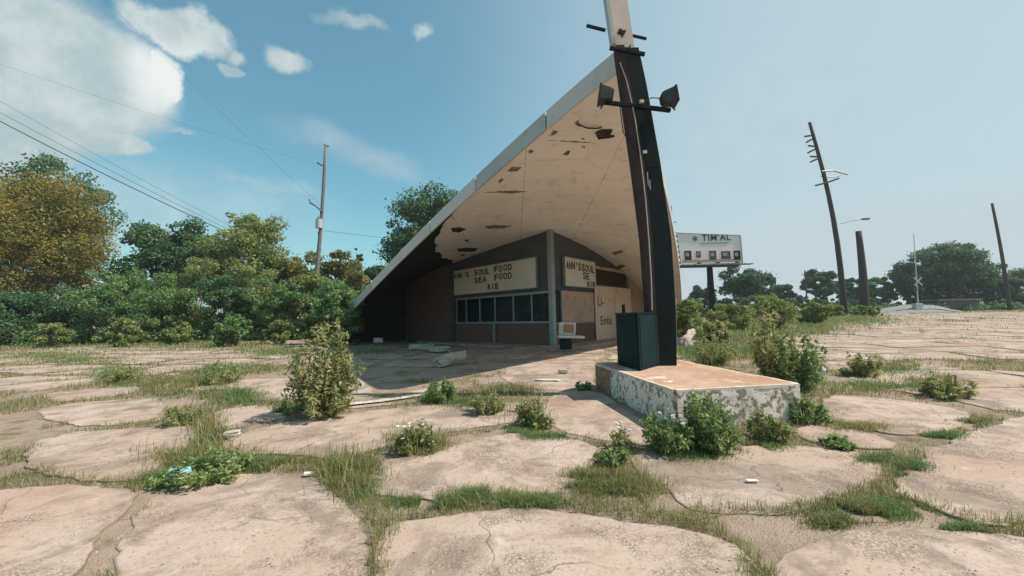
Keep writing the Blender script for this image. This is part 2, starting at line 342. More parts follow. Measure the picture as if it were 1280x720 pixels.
# concrete slabs: the near ones follow the broken pieces of the place, the rest is a broken grid
near_px = [
 [(283,553),(330,535),(400,523),(470,514),(560,505),(630,514),(648,527),(600,535),(530,545),(480,560),(430,574),(385,573),(330,568),(290,562)],
 [(462,599),(487,584),(555,566),(620,545),(675,543),(722,552),(740,566),(736,584),(704,610),(693,620),(635,620),(613,628),(559,626),(483,624),(462,613)],
 [(53,492),(110,487),(174,483),(172,490),(110,500),(60,503)],
 [(60,508),(150,500),(200,500),(205,520),(150,532),(90,532),(50,522)],
 [(60,545),(187,536),(245,536),(240,555),(205,580),(190,597),(150,602),(90,600),(20,580)],
 [(205,616),(250,600),(310,594),(374,592),(400,610),(425,628),(452,645),(455,720),(420,800),(160,800),(150,660)],
 [(-60,620),(60,610),(140,612),(175,625),(120,680),(60,760),(-80,760)],
 [(480,660),(560,650),(640,644),(700,640),(760,652),(830,664),(900,676),(930,710),(900,800),(470,800)],
 [(790,568),(830,560),(900,562),(980,556),(1030,562),(1085,568),(1105,588),(1095,602),(1060,618),(1000,634),(950,642),(900,640),(860,632),(830,606),(800,592)],
 [(1031,496),(1085,497),(1135,503),(1200,514),(1214,522),(1200,534),(1152,544),(1110,544),(1068,530),(1027,525)],
 [(995,534),(1060,534),(1105,550),(1125,558),(1110,565),(1060,561),(1000,552)],
 [(1156,568),(1195,552),(1240,532),(1290,520),(1420,540),(1480,640),(1300,652),(1240,655),(1180,640),(1135,624),(1112,610),(1145,590)],
 [(1040,668),(1100,662),(1170,664),(1260,676),(1420,690),(1500,800),(960,800),(980,700)],
 [(692,494),(742,487),(800,525),(852,548),(842,560),(800,556),(740,548),(698,540),(680,515)],
 [(590,500),(640,505),(690,508),(686,520),(660,516),(600,512)],
 [(640,455),(700,448),(745,450),(742,470),(738,483),(700,488),(650,484),(625,470)],
 [(350,535),(340,520),(290,540),(255,530),(262,515),(330,505),(360,512)][::-1],
 [(350,478),(395,465),(440,466),(455,480),(472,500),(400,506),(345,502),(310,500),(320,486)],
 [(470,500),(500,492),(545,484),(545,492),(560,498),(500,506),(440,511),(400,514),(420,506)],
]
def chaikin(p, k=2):
    for _ in range(k):
        q = []
        for i in range(len(p)):
            a = p[i]; b = p[(i+1) % len(p)]; q += [(a[0]*.75+b[0]*.25, a[1]*.75+b[1]*.25), (a[0]*.25+b[0]*.75, a[1]*.25+b[1]*.75)]
        p = q
    return p
def inpoly(X, Y, p):
    c = np.zeros(X.shape, bool); n = len(p)
    for i in range(n):
        x0, y0 = p[i]; x1, y1 = p[(i+1) % n]
        if y0 == y1: continue
        k = ((y0 > Y) != (y1 > Y)) & (X < (x1-x0)*(Y-y0)/(y1-y0)+x0); c ^= k
    return c
near = []
for pl in near_px:
    q = [G(*p) for p in pl]; near.append([(v.x, v.y) for v in q])
GX0, GX1, GY0, GY1, GS = -32, 62, .5, 66, .06
gx = np.arange(GX0, GX1, GS); gy = np.arange(GY0, GY1, GS); mask = np.zeros((len(gy), len(gx)), bool)
def raster(p):
    a = np.array(p); x0, y0 = a.min(0); x1, y1 = a.max(0)
    i0 = max(0, int((x0-GX0)/GS)); i1 = min(len(gx), int((x1-GX0)/GS)+2); j0 = max(0, int((y0-GY0)/GS)); j1 = min(len(gy), int((y1-GY0)/GS)+2)
    if i1 <= i0 or j1 <= j0: return
    X, Y = np.meshgrid(gx[i0:i1], gy[j0:j1]); mask[j0:j1, i0:i1] |= inpoly(X, Y, p)
for p in near: raster(chaikin(p, 1))
def covered(x, y):
    i = int((x-GX0)/GS); j = int((y-GY0)/GS)
    return 0 <= i < len(gx) and 0 <= j < len(gy) and mask[j, i]
from mathutils import noise as mnz
def rough(p, amp):
    q = []; n = len(p)
    for i in range(n):
        a = Vector(p[i]); b = Vector(p[(i+1) % n]); m = max(1, int((b-a).length/.07))
        for k in range(m):
            c = a.lerp(b, k/m); nn = Vector(((b-a).y, -(b-a).x)).normalized(); v3 = Vector((c.x, c.y, 0))
            w = mnz.noise(v3*1.6)*amp*2.6+mnz.noise(v3*5)*amp*1.6+random.uniform(-amp, amp)*.45; q.append(tuple(c+nn*w))
    return q
def grow(p, k):
    cx = sum(a[0] for a in p)/len(p); cy = sum(a[1] for a in p)/len(p); return [(cx+(x-cx)*(1+k), cy+(y-cy)*(1+k)) for x, y in p]
slabs = [rough(chaikin(grow(p, .04), 1), .022) for p in near]
ang = R(-14); ca, sa = math.cos(ang), math.sin(ang)
def vj(i, j):
    r_ = random.Random(i*7919+j*104729); return ((i*2.35+r_.uniform(-.5, .5))*ca-(j*2.05+r_.uniform(-.42, .42))*sa, (i*2.35+r_.uniform(-.5, .5))*sa+(j*2.05+r_.uniform(-.42, .42))*ca)
C0 = D(692, 436, 17.0); C0 = Vector((C0.x, 17.0, 0))
for i in range(-26, 42):
    for j in range(-24, 42):
        c4 = [vj(i, j), vj(i+1, j), vj(i+1, j+1), vj(i, j+1)]
        cx = sum(p[0] for p in c4)/4; cy = sum(p[1] for p in c4)/4
        if cy < 1.0 or cy > 62 or cx < -30 or cx > 60: continue
        if cy > 33 and cx < 9: continue
        if cy > 29 and cx < -6: continue
        if cy < 5.2 and -4.5 < cx < 7: continue
        pxr = cx/cy
        if cy > 22 and .36 < pxr < .80: continue
        if cy > 17 and .36 < pxr < .62: continue
        if any(covered(cx+(p[0]-cx)*k, cy+(p[1]-cy)*k) for p in c4 for k in (.1, .5, .75)): continue
        if 1.3 < cx < 4.1 and 5.9 < cy < 9.6: continue
        r_ = random.Random(i*31+j*57)
        if r_.random() < .05: continue
        gap = (.34 if cx < 3 else .16)*r_.uniform(.5, 1.3)
        if cx > 6 and cy > 12: gap = .07*r_.uniform(.4, 1.6)
        if cy > 40: gap = .03
        q = []
        for k in range(4):
            a = Vector(c4[k]); b = Vector(c4[(k+1) % 4])
            for f_ in (0, .33, .66):
                p = a.lerp(b, f_); d = Vector((cx, cy))-p
                q.append(tuple(p+d.normalized()*(gap*.7+(.10 if 0 < f_ else 0)*r_.uniform(-.5, .7))))
        q = chaikin(q, 1) if cy > 12 else rough(chaikin(q, 1), .03); raster(q); slabs.append(q)
sv = []; sf = []; se = []
for p in slabs:
    n = len(p); cx = sum(a[0] for a in p)/n; cy = sum(a[1] for a in p)/n
    ar = .5*sum(p[i][0]*p[(i+1) % n][1]-p[(i+1) % n][0]*p[i][1] for i in range(n))
    if ar < 0: p = p[::-1]
    tx = random.uniform(-.006, .006); ty = random.uniform(-.006, .006); z0 = random.uniform(.006, .020); k = len(sv)
    wob = [random.uniform(-.015, .015) for _ in p]
    for ring, (ins, dz, e) in enumerate(((-.01, -.07, 1), (.0, -.004, 1), (.012, 0, .6), (.06, .0005, 0))):
        for a, wv_ in zip(p, wob):
            d = Vector((cx-a[0], cy-a[1])); L = max(d.length, .01); q = Vector(a)+d/L*min(ins+wv_*(ring < 3), L*.8)
            sv.append((q.x, q.y, hgt(q.x, q.y)+z0+dz+tx*(q.x-cx)+ty*(q.y-cy))); se.append(e)
    for ring in range(3):
        for i in range(n): sf.append((k+ring*n+i, k+ring*n+(i+1) % n, k+(ring+1)*n+(i+1) % n, k+(ring+1)*n+i))
    sf.append(tuple(range(k+3*n, k+4*n)))
pav = meshobj('concrete_paving', sv, sf, M['slab']); tag(pav, kind='structure')
at_ = pav.data.attributes.new('edge', 'FLOAT', 'POINT'); at_.data.foreach_set('value', se)
# far road beyond the lot
mb = MB()
pr = [(12, 66), (60, 60), (140, 58), (140, 66), (60, 69), (12, 76)]
mb.add([(x, y, hgt(x, y)+.03) for x, y in pr], [(0, 1, 4, 5), (1, 2, 3, 4)])
tag(mb.build('road', M['asphalt']), kind='structure')
mb = MB(); pr = [(60, 60), (26, 61), (24, 40), (40, 30), (90, 26), (140, 58)]
mb.add([(x, y, hgt(x, y)+.012) for x, y in pr], [(0, 1, 2), (0, 2, 3), (0, 3, 4), (0, 4, 5)])
tag(mb.build('gravel_lot', M['asphalt']), kind='structure')

# ------------------------------------------------------------------ drive-in building
AP = D(779, 84, 7.4)                                   # tip of the prow
LF = Vector((D(405, 428, 27).x, 27, 0)); RF = Vector((D(853, 417, 27).x, 27, 0))
def axis_pt(t):
    if t <= 1: return Vector((AP.x*(1-t), AP.y+(27-AP.y)*t, AP.z-2.55*t+.75*t*t))
    return Vector((0, 27+(t-1)*15, AP.z-1.8+.2*(t-1)))
def edge_pt(t, side):
    ft = LF if side < 0 else RF
    if t <= 1:
        p = AP.lerp(ft, t); p.z += .42*math.sin(math.pi*t**.75)
        if side > 0: p.x += .42*math.sin(math.pi*t**.8)
        return p
    p = ft.lerp(Vector((0, 42, 4.3)), t-1); p.z += .3*math.sin(math.pi*(t-1)); return p
def roof_pt(t, s, side, dz=0.0):
    a = axis_pt(t); e = edge_pt(t, side); w = s**3
    return Vector((a.x+(e.x-a.x)*s, a.y+(e.y-a.y)*s, a.z+(e.z-a.z)*w+dz))
def roof_z(x, y):
    t = (y-AP.y)/(27-AP.y) if y <= 27 else 1+(y-27)/15
    a = axis_pt(t); side = 1 if x > a.x else -1; e = edge_pt(t, side); s = min(1, abs((x-a.x)/(e.x-a.x+1e-6)))
    return a.z+(e.z-a.z)*s**3
B = empty('drive_in_restaurant', (C0.x, 20, 0), 'abandoned drive-in food stand under a huge swooping cream prow roof', 'restaurant')
tag(B, group=None)
NTt, NSs = 46, 16
def roof_sheet(sel, dz, flip=False):
    vs = []; fs = []; idx = {}
    def vid(side, i, j):
        k = (side if j else 0, i, j)
        if k not in idx: idx[k] = len(vs); vs.append(roof_pt(i/23, j/NSs, side, dz))
        return idx[k]
    for side in (-1, 1):
        for i in range(NTt):
            for j in range(NSs):
                if sel(side, (i+.5)/23, (j+.5)/NSs): 
                    q = [vid(side, i, j), vid(side, i+1, j), vid(side, i+1, j+1), vid(side, i, j+1)]
                    fs.append(q if side > 0 else q[::-1])
    return vs, fs
vs, fs = roof_sheet(lambda *a: True, .34); top = meshobj('roof', vs, fs, M['roofing'], B, smooth=True)
def smax(t): return max(0.0, min(1.0, 1.0-(t-.25)*1.22+.012*math.sin(t*60)+.008*math.sin(t*137)))
def sheet2(side, t0, t1, slo, shi, dz, nt=60, ns=16):
    vs = []; fs = []
    for i in range(nt+1):
        t = t0+(t1-t0)*i/nt; a, b = slo(t), shi(t)
        for j in range(ns+1): vs.append(roof_pt(t, a+(b-a)*j/ns, side, dz))
    w = ns+1
    for i in range(nt):
        for j in range(ns):
            q = [i*w+j, (i+1)*w+j, (i+1)*w+j+1, i*w+j+1]; fs.append(q if side > 0 else q[::-1])
    return vs, fs
one = lambda t: 1.0
zero = lambda t: 0.0
mm = MB(); mm.add(*sheet2(-1, 0, 1.02, zero, smax, 0)); mm.add(*sheet2(1, 0, 1.02, zero, one, 0)); sof = mm.build('soffit', M['soffit'], top, smooth=True)
tag(sof, 'stained cream plaster soffit under the front of the roof')
mm = MB(); mm.add(*sheet2(-1, .24, 1.02, smax, one, .12)); mm.add(*sheet2(-1, 1.02, 2.0, zero, one, .12)); mm.add(*sheet2(1, 1.02, 2.0, zero, one, .12)); mm.build('exposed_decking', M['decking'], top, smooth=True)
# fascia in sheets, each its own piece
def fascia(side, t0, t1, mat):
    v = []; f = []; n = 10
    for i in range(n+1):
        t = t0+(t1-t0)*i/n; p = edge_pt(t, side); q = edge_pt(t+.01, side); d = (q-p); o = Vector((d.y, -d.x, 0)).normalized()*(side)
        if t > 1: pass
        for off_, z in ((.03, -.03), (.03, .40), (-.02, .40), (-.02, -.03)): v.append(p+o*off_+Vector((0, 0, z)))
    for i in range(n):
        for k in range(4): f.append((i*4+k, i*4+(k+1) % 4, (i+1)*4+(k+1) % 4, (i+1)*4+k))
    f += [(0, 1, 2, 3), (n*4+3, n*4+2, n*4+1, n*4)]
    mm = MB(); mm.add(v, f); return mm.build('fascia', mat, top)
for (t0, t1, mt) in ((0, .088, 'fascia_pale'), (.09, .215, 'fascia'), (.217, .34, 'fascia_pale'), (.342, .6, 'fascia_pale'), (.602, .99, 'fascia')): fascia(-1, t0, t1, M[mt])
for (t0, t1, mt) in ((0, .3, 'fascia'), (.302, .62, 'fascia'), (.622, .99, 'fascia_pale')): fascia(1, t0, t1, M[mt])
for sd in (-1, 1): fascia(sd, 1.0, 1.98, M['fascia'])
# holes painted as thin dark sheets, torn boards and hanging fixture on the soffit
def soffit_at(px, py):
    r = ray(px, py); k = 6.0
    while k < 40:
        p = Vector((r.x*k, r.y*k, CAMZ+r.z*k)); 
        if p.y > AP.y and p.z > roof_z(p.x, p.y): return p
        k += .03
    return None
def patch(pxs, name, mat):
    if len(pxs) >= 4:
        q_ = []
        for i in range(len(pxs)):
            a_ = pxs[i]; b_ = pxs[(i+1) % len(pxs)]; L_ = math.hypot(b_[0]-a_[0], b_[1]-a_[1]); m_n = max(1, int(L_/2.2))
            for k in range(m_n): q_.append((a_[0]+(b_[0]-a_[0])*k/m_n+random.uniform(-.5, .5)*min(1, L_/6), a_[1]+(b_[1]-a_[1])*k/m_n+random.uniform(-.4, .4)*min(1, L_/6)))
        pxs = q_
    pts = [soffit_at(*p) for p in pxs]
    if any(p is None for p in pts): return
    m_ = MB(); n = len(pts); dn = Vector((0, 0, -.012)); up = Vector((0, 0, .02))
    m_.add([p+dn for p in pts]+[p+up for p in pts], [tuple(range(n)), tuple(range(n, 2*n))[::-1]]+[(i, (i+1) % n, n+(i+1) % n, n+i) for i in range(n)])
    m_.build(name, mat, sof)
patch([(743,166),(750,161),(766,161),(769,171),(748,174)], 'painted_hole', M['painted_hole'])
for pl in ([(563,285),(574,284),(584,286),(574,290),(565,290)], [(571,311),(582,310),(598,310),(594,314),(574,315)], [(606,283),(618,281),(639,282),(628,285),(610,286)],
           [(634,214),(640,208),(652,209),(646,214)], [(686,170),(692,163),(698,163),(694,168)], [(703,193),(708,188),(714,188),(710,194)],
           [(717,152),(722,149),(727,158),(721,157)], [(660,189),(664,186),(667,189),(662,192)], [(622,226),(627,222),(630,225),(624,229)],
           [(580,300),(586,299),(585,302)], [(574,318),(581,317),(580,320)], [(726,173),(730,172),(731,175)], [(727,183),(733,182),(731,186)], [(765,316),(776,312),(779,315),(768,319)], [(770,333),(776,330),(782,332),(776,336)], [(606,240),(640,238),(659,239),(640,241)], [(684,175),(720,176),(744,178),(720,178)]):
    patch([(a+random.uniform(-.6, .6), b+random.uniform(-.3, .3)) for a, b in pl], 'peel_slit_patch', M['painted_hole' if pl[0][0] < 600 and pl[0][1] > 280 else 'peel'])  # peeled spots; the dark ones at left paint the shade inside open slits
a = soffit_at(722, 153); b = soffit_at(752, 158)
if a and b:
    MB().path([a+Vector((0, 0, -.05)), a.lerp(b, .4)+Vector((0, 0, -.10)), a.lerp(b, .8)+Vector((0, 0, -.07)), b+Vector((0, 0, -.03))], .018).build('conduit', M['wire'], sof)

# walls: vertical planes through the corner
class Wall:
    def __init__(s, far, nrm_side):
        s.d = (Vector(far)-Vector((C0.x, C0.y))).normalized(); s.n = Vector((s.d.y, -s.d.x))*nrm_side
    def s_at(s, px, py=380):
        r = ray(px, py); # solve (r.xy*k) = C0 + d*t
        det = r.x*(-s.d.y)+s.d.x*r.y; t = (r.x*C0.y-r.y*C0.x)/(-(r.x*s.d.y-r.y*s.d.x))
        return -t if False else s._t(r)
    def _t(s, r):
        # cross(r, C0 + d t) = 0
        return -(r.x*C0.y-r.y*C0.x)/(r.x*s.d.y-r.y*s.d.x)
    def z_at(s, px, py):
        t = s.s_at(px, py); p = s.p(t); r = ray(px, py); return CAMZ+r.z*(p.y/r.y)
    def p(s, t, off=0.0, z=0.0): return Vector((C0.x+s.d.x*t+s.n.x*off, C0.y+s.d.y*t+s.n.y*off, z))
    def panel(s, name, mat, t0, t1, z0, z1, off=0.0, th=.06, parent=None, uv=True, mi=0):
        """z1 None: up to the roof underside"""
        m_ = MB(); n = 14 if z1 is None else 1; v = []; f = []
        for i in range(n+1):
            t = t0+(t1-t0)*i/n
            for o_ in (off, off-th):
                q = s.p(t, o_); zt = z1 if z1 is not None else roof_z(q.x, q.y)+.03
                v += [s.p(t, o_, z0), s.p(t, o_, zt)]
        for i in range(n):
            k = i*4; f += [(k, k+4, k+5, k+1), (k+2, k+3, k+7, k+6), (k+1, k+5, k+7, k+3), (k, k+2, k+6, k+4)]
        f += [(0, 1, 3, 2), (n*4, n*4+2, n*4+3, n*4+1)]
        m_.add(v, f); o = m_.build(name, mat, parent or B)
        ul = o.data.uv_layers.new(name='UVMap'); org = wloc(o)
        for lp in o.data.loops:
            c = o.data.vertices[lp.vertex_index].co+org; ul.data[lp.index].uv = ((c.x-C0.x)*s.d.x+(c.y-C0.y)*s.d.y, c.z)
        return o
    def mat4(s, t, z, off, mirror):
        xd = s.d*(-1 if mirror else 1); return Matrix(((xd.x, 0, s.n.x, s.p(t).x+s.n.x*off), (xd.y, 0, s.n.y, s.p(t).y+s.n.y*off), (0, 1, 0, z), (0, 0, 0, 1)))
WL = Wall((-3.08, 22.1), -1); WR = Wall((5.75, 22.0), 1)
if WL.n.y > 0: WL.n = -WL.n
if WR.n.y > 0: WR.n = -WR.n
tl = WL.s_at(569); tend = 13.5
zs0 = WL.z_at(690, 402); zs1 = WL.z_at(690, 366)      # sill and head of the windows
lw = WL.panel('wall', M['brick'], .08, tl, 0, zs0-.06, 0, .2)
up = WL.panel('upper_wall', M['wall_dark'], .08, tl, zs1+.1, None, -.02, .12)
WL.panel('brick_wing_wall', M['brick_tan'], tl+.05, tend, 0, None, .10, .25)
WL.panel('pier', M['wall_dark'], tl-.02, tl+.28, 0, None, .22, .5)
sill = WL.panel('sill', M['frame'], 0.06, tl-.03, zs0-.06, zs0+.02, .06, .2)
head = WL.panel('window_head', M['frame'], 0.06, tl-.03, zs1, zs1+.1, .05, .2)
mull = [690, 665, 642, 619, 600, 583, 571]; ts = [max(.1, WL.s_at(p)) for p in mull]
for i in range(len(ts)-1):
    wf = WL.panel('window', M['frame'], ts[i+1]-.035, ts[i+1]+.035, zs0+.02, zs1, .03, .10)
    WL.panel('pane', M['glass'], ts[i]+.036, ts[i+1]-.036, zs0+.02, zs1, -.02, .012, wf)
tp = WL.s_at(619)
WL.panel('downpipe', M['frame'], tp-.05, tp+.05, .02, zs0-.08, .14, .11)
MB().box((C0.x, C0.y, (roof_z(C0.x, C0.y))/2), (.22, .22, roof_z(C0.x, C0.y)), (0, 0, R(45)), bev=.01).build('corner_post', M['frame'], B)
# sign panels with changeable letters
def wallsign(Wl, x0, x1, ytop, ybot, mirror, rows, xs_):
    t0, t1 = sorted((Wl.s_at(x0), Wl.s_at(x1))); xm = x1 if mirror else x0
    zt = Wl.z_at(xm, ytop); zb = Wl.z_at(xm, ybot)
    sp = Wl.panel('sign_panel', M['sign_white'], t0, t1, zb, zt, .16, .12)
    fr = MB()
    for (a, b, c, d) in ((t0-.03, t1+.03, zt, zt+.04), (t0-.03, t1+.03, zb-.04, zb), (t0-.03, t0, zb, zt), (t1, t1+.03, zb, zt)):
        v = [Wl.p(tt, oo, zz) for tt in (a, b) for oo in (.175, .03) for zz in (c, d)]
        fr.add(v, [(0, 1, 3, 2), (4, 6, 7, 5), (0, 4, 5, 1), (2, 3, 7, 6), (1, 5, 7, 3), (0, 2, 6, 4)])
    fr.build('frame', M['frame'], sp)
    H = zt-zb
    jr = random.Random(int(x0))
    for (word, pa, pz, vv, cap) in rows:              # word, pixel span it covers, baseline and cap height as shares of the panel
        ta, tz = Wl.s_at(pa), Wl.s_at(pz); nn = len(word)
        for k, ch in enumerate(word):
            tt = ta+(tz-ta)*(k+.5)/nn+jr.uniform(-.012, .012); slot = abs(tz-ta)/nn
            o = textmesh('letter', ch, H*cap/.70, 1.0, M['letter'], sp, Matrix.Identity(4), bold=.010, align='CENTER')
            org = wloc(sp); xs__ = [v.co.x+org.x for v in o.data.vertices]; wd = max(xs__)-min(xs__); cx_ = (max(xs__)+min(xs__))/2
            kx = slot*.80/wd if ch not in "I'" else min(1.0, slot*.3/wd)
            M4 = Wl.mat4(tt, zb+H*vv+jr.uniform(-.012, .012), .168, mirror) @ Matrix.Rotation(jr.uniform(-.03, .03), 4, 'Z')
            for v in o.data.vertices: w3 = v.co+org; v.co = (M4 @ Vector(((w3.x-cx_)*kx, w3.y, w3.z)))-org
    return sp
wallsign(WL, 571, 674, 322, 359, True, [("ANN'S", 570.5, 590, .68, .22), ("SOUL", 596.5, 616.5, .69, .22), ("FOOD", 621.5, 644.5, .71, .22), ("SEA", 596.5, 612, .39, .22), ("FOOD", 621.5, 644.5, .41, .22), ("RIB", 613, 627, .06, .23)], 1)
wallsign(WR, 704, 742, 322, 357, False, [("ANN'S", 705, 724, .60, .27), ("SOUL", 725, 741, .58, .27), ("SE", 726, 734.5, .29, .25), ("RIB", 731, 741, .03, .2)], 1)
# right wall
tA = WR.s_at(702); tB = WR.s_at(742); tC = WR.s_at(787)
WR.panel('wall', M['brick'], .08, tB, 0, zs0-.06, 0, .2)
WR.panel('upper_wall', M['wall_dark'], .08, tB, zs1+.1, None, -.02, .12)
WR.panel('tan_panel', M['tan_panel'], tA, tB-.02, zs0-.05, zs1+.12, .03, .08)
wf = WR.panel('window', M['frame'], tA-.07, tA-.005, zs0-.05, zs1+.1, .05, .12)
WR.panel('pane', M['glass'], .12, tA-.08, zs0+.02, zs1, -.02, .02, wf)
WR.panel('sill', M['frame'], .06, tB-.03, zs0-.12, zs0-.055, .07, .2)
zb1 = WR.z_at(742, 357)
bd = WR.panel('plywood_board', M['plywood'], tB+.01, tC, .1, zb1, .10, .05)
tj = (tB+tC)/2
WR.panel('board_joint', M['painted_hole'], tj-.012, tj+.012, .12, zb1-.02, .104, .01, bd)
WR.panel('threshold', M['frame'], tB, tC, 0, .1, .06, .2)
WR.panel('clerestory', M['painted_hole'], tB+.02, tC-.1, zb1+.03, zb1+.85, -.08, .04)
WR.panel('header_board', M['tan_panel'], tB-.05, tC+.1, zb1+.85, zb1+1.0, .12, .12)
WR.panel('upper_wall', M['wall_dark'], tB, tC, zb1+1.0, None, -.02, .1)
WR.panel('rear_wall', M['tan_panel'], tC+.05, 10.5, 0, None, .02, .15)
HB = zb1
textmesh('graffiti', 'Li-', .62, 1.05, M['graffiti'], bd, WR.mat4(tB+.22, HB*.64, .106, False), bold=.012)
textmesh('graffiti', 'Ente', .62, 1.05, M['graffiti'], bd, WR.mat4(tB+.45, HB*.30, .106, False), bold=.012)
WR.panel('door_wall', M['wall_dark'], tB-.02, tC+.05, 0, zb1+.1, -.03, .1)
MB().box(WR.p(tB+1.7, .12, HB*.75), (.25, .01, .03), (0, 0, math.atan2(WR.d.y, WR.d.x))).build('graffiti', M['graffiti'], bd)
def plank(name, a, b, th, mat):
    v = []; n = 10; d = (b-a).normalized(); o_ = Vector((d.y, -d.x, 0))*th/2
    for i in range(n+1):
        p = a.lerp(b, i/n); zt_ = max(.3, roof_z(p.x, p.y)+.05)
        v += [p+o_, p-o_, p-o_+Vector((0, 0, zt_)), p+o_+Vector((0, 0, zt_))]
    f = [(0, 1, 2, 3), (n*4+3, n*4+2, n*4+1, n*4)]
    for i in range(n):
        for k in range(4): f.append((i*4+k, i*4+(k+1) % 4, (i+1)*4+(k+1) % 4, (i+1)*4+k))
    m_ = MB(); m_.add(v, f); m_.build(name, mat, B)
e_ = WL.p(tend-.1, .1); plank('added_shade_panel', Vector((e_.x+.5, e_.y-.75, 0)), Vector((LF.x+.5, 26.9, 0)), .15, M['decking'])  # near-black panel added to stand for the deep shade under the roof
# interior closing walls so the inside stays dark, footings of the roof
MB().box((0, 33, 1.8), (13, .2, 3.6)).build('back_wall', M['tan_panel'], B)
for f_ in (LF, RF): MB().box((f_.x*.985, f_.y, .25), (1.1, 1.3, .6), bev=.03).build('footing', M['rock'], B)
# concrete apron round the stand
mb = MB(); q = [WL.p(9, 1.3), WL.p(-1.3*.7, 1.3), Vector((C0.x, C0.y-1.7, 0)), WR.p(-1.3*.7, 1.3), WR.p(9, 1.3), WR.p(9, -1), WL.p(9, -1)]
mb.prism([(p.x, p.y) for p in q], -.05, .10); tag(mb.build('apron', M['slab']), kind='structure')

# ------------------------------------------------------------------ pedestal, pylon, cabinet
ZP = .46
pL = G(743, 454, ZP); pF = G(843, 488, ZP); pR = G(995, 475, ZP)
pB = pL+pR-pF; pC = (pL+pR)/2
e1 = (pL-pF).normalized(); e2 = (pR-pF); e2 = (e2-e1*e2.dot(e1)).normalized(); l1 = (pL-pF).length; l2 = (pR-pF).dot(e2)*.91
RZ = Matrix(((e2.x, e1.x, 0), (e2.y, e1.y, 0), (0, 0, 1)))
def ped(u, v, z): return pF+e2*u+e1*v+Vector((0, 0, z-ZP))
P = empty('concrete_pedestal', (pC.x, pC.y, 0), 'long low concrete sign base with peeling white paint and rusty orange top', 'pedestal')
spl = l1*.74
def rough_block(u0, u1, v0, v1, z0, z1, seed):
    bm = bmesh.new(); bmesh.ops.create_cube(bm, size=1)
    bmesh.ops.bevel(bm, geom=bm.edges[:], offset=.02, segments=2, affect='EDGES')
    for v in bm.verts: v.co = Vector((u0+(v.co.x+.5)*(u1-u0), v0+(v.co.y+.5)*(v1-v0), z0+(v.co.z+.5)*(z1-z0)))
    bmesh.ops.subdivide_edges(bm, edges=[e for e in bm.edges if e.calc_length() > .4], cuts=14, use_grid_fill=True)
    bm.normal_update(); from mathutils import noise as nz_
    for v in bm.verts:
        k = nz_.noise(v.co*2.2+Vector((seed, 0, 0)))*.014+nz_.noise(v.co*9+Vector((seed, 0, 0)))*.006
        v.co += v.normal*k
    vs_ = [ped(*v.co) for v in bm.verts]; bm.verts.index_update(); bm.faces.index_update()
    fs_ = [[v.index for v in f.verts] for f in bm.faces]; bm.free(); m_ = MB(); m_.add(vs_, fs_); return m_
rough_block(0, l2, 0, spl, -.1, ZP-.008, 1).build('painted_side_block', M['ped_side'], P)
rough_block(.005, l2-.005, spl-.02, l1, -.1, ZP-.010, 5).build('rusty_side_block', M['ped_rust'], P)
tp_ = rough_block(.0, l2, .0, l1, ZP-.03, ZP+.004, 9).build('top_slab', M['ped_top'], P)
at_ = tp_.data.attributes.new('rim', 'FLOAT', 'POINT'); rv = []
for v in tp_.data.vertices:
    w = v.co+P.location-pF; u_ = w.x*e2.x+w.y*e2.y; v_ = w.x*e1.x+w.y*e1.y; rv.append(max(0.0, (1-min(u_, l2-u_, v_)/.20)*.8))
at_.data.foreach_set('value', rv)

# pylon: two steel members side by side, seen edge-on
pb0 = D(828, 457, 6.9); base = G(829, 457, ZP); yb = base.y
PB = Vector((base.x, base.y, ZP))
T1 = D(787, 70, yb+.05); T2 = D(781, 8, yb+.05)
def pyl(px, py): return D(px, py, yb)
Y = empty('sign_pylon', PB, 'tall leaning black and brown steel sign post carrying floodlights above the pedestal', 'sign post')
def beam(L_, R_, YS, y0, y1, name, mat):
    v = []; f = []
    for i, yy_ in enumerate(YS):
        a_ = D(L_[i], yy_, yb); b_ = D(R_[i], yy_, yb); zz_ = ZP if i == len(YS)-1 else (a_.z+b_.z)/2
        v += [Vector((a_.x, yb+y0, zz_)), Vector((b_.x, yb+y0, zz_)), Vector((b_.x, yb+y1, zz_)), Vector((a_.x, yb+y1, zz_))]
    for i in range(len(YS)-1):
        for k in range(4): f.append((i*4+k, i*4+(k+1) % 4, i*4+4+(k+1) % 4, i*4+4+k))
    n_ = (len(YS)-1)*4; f += [(3, 2, 1, 0), (n_, n_+1, n_+2, n_+3)]
    m_ = MB(); m_.add(v, f); return m_.build(name, mat, Y)
YS = (64, 110, 206, 300, 390, 456)
beam((777.5, 785, 801.5, 812, 816.5, 818), (796, 806, 823, 836.5, 842, 843), YS, -.10, .10, 'post', M['pylon_black'])
beam((767.5, 774, 788, 800, 806.5, 809), (777, 784.5, 801, 811.5, 816, 817.5), YS, -.17, .05, 'post', M['pylon_brown'])
beam((843.6, 843.6), (849, 849.5), (372, 456), .12, .26, 'stub_post', M['fascia'])
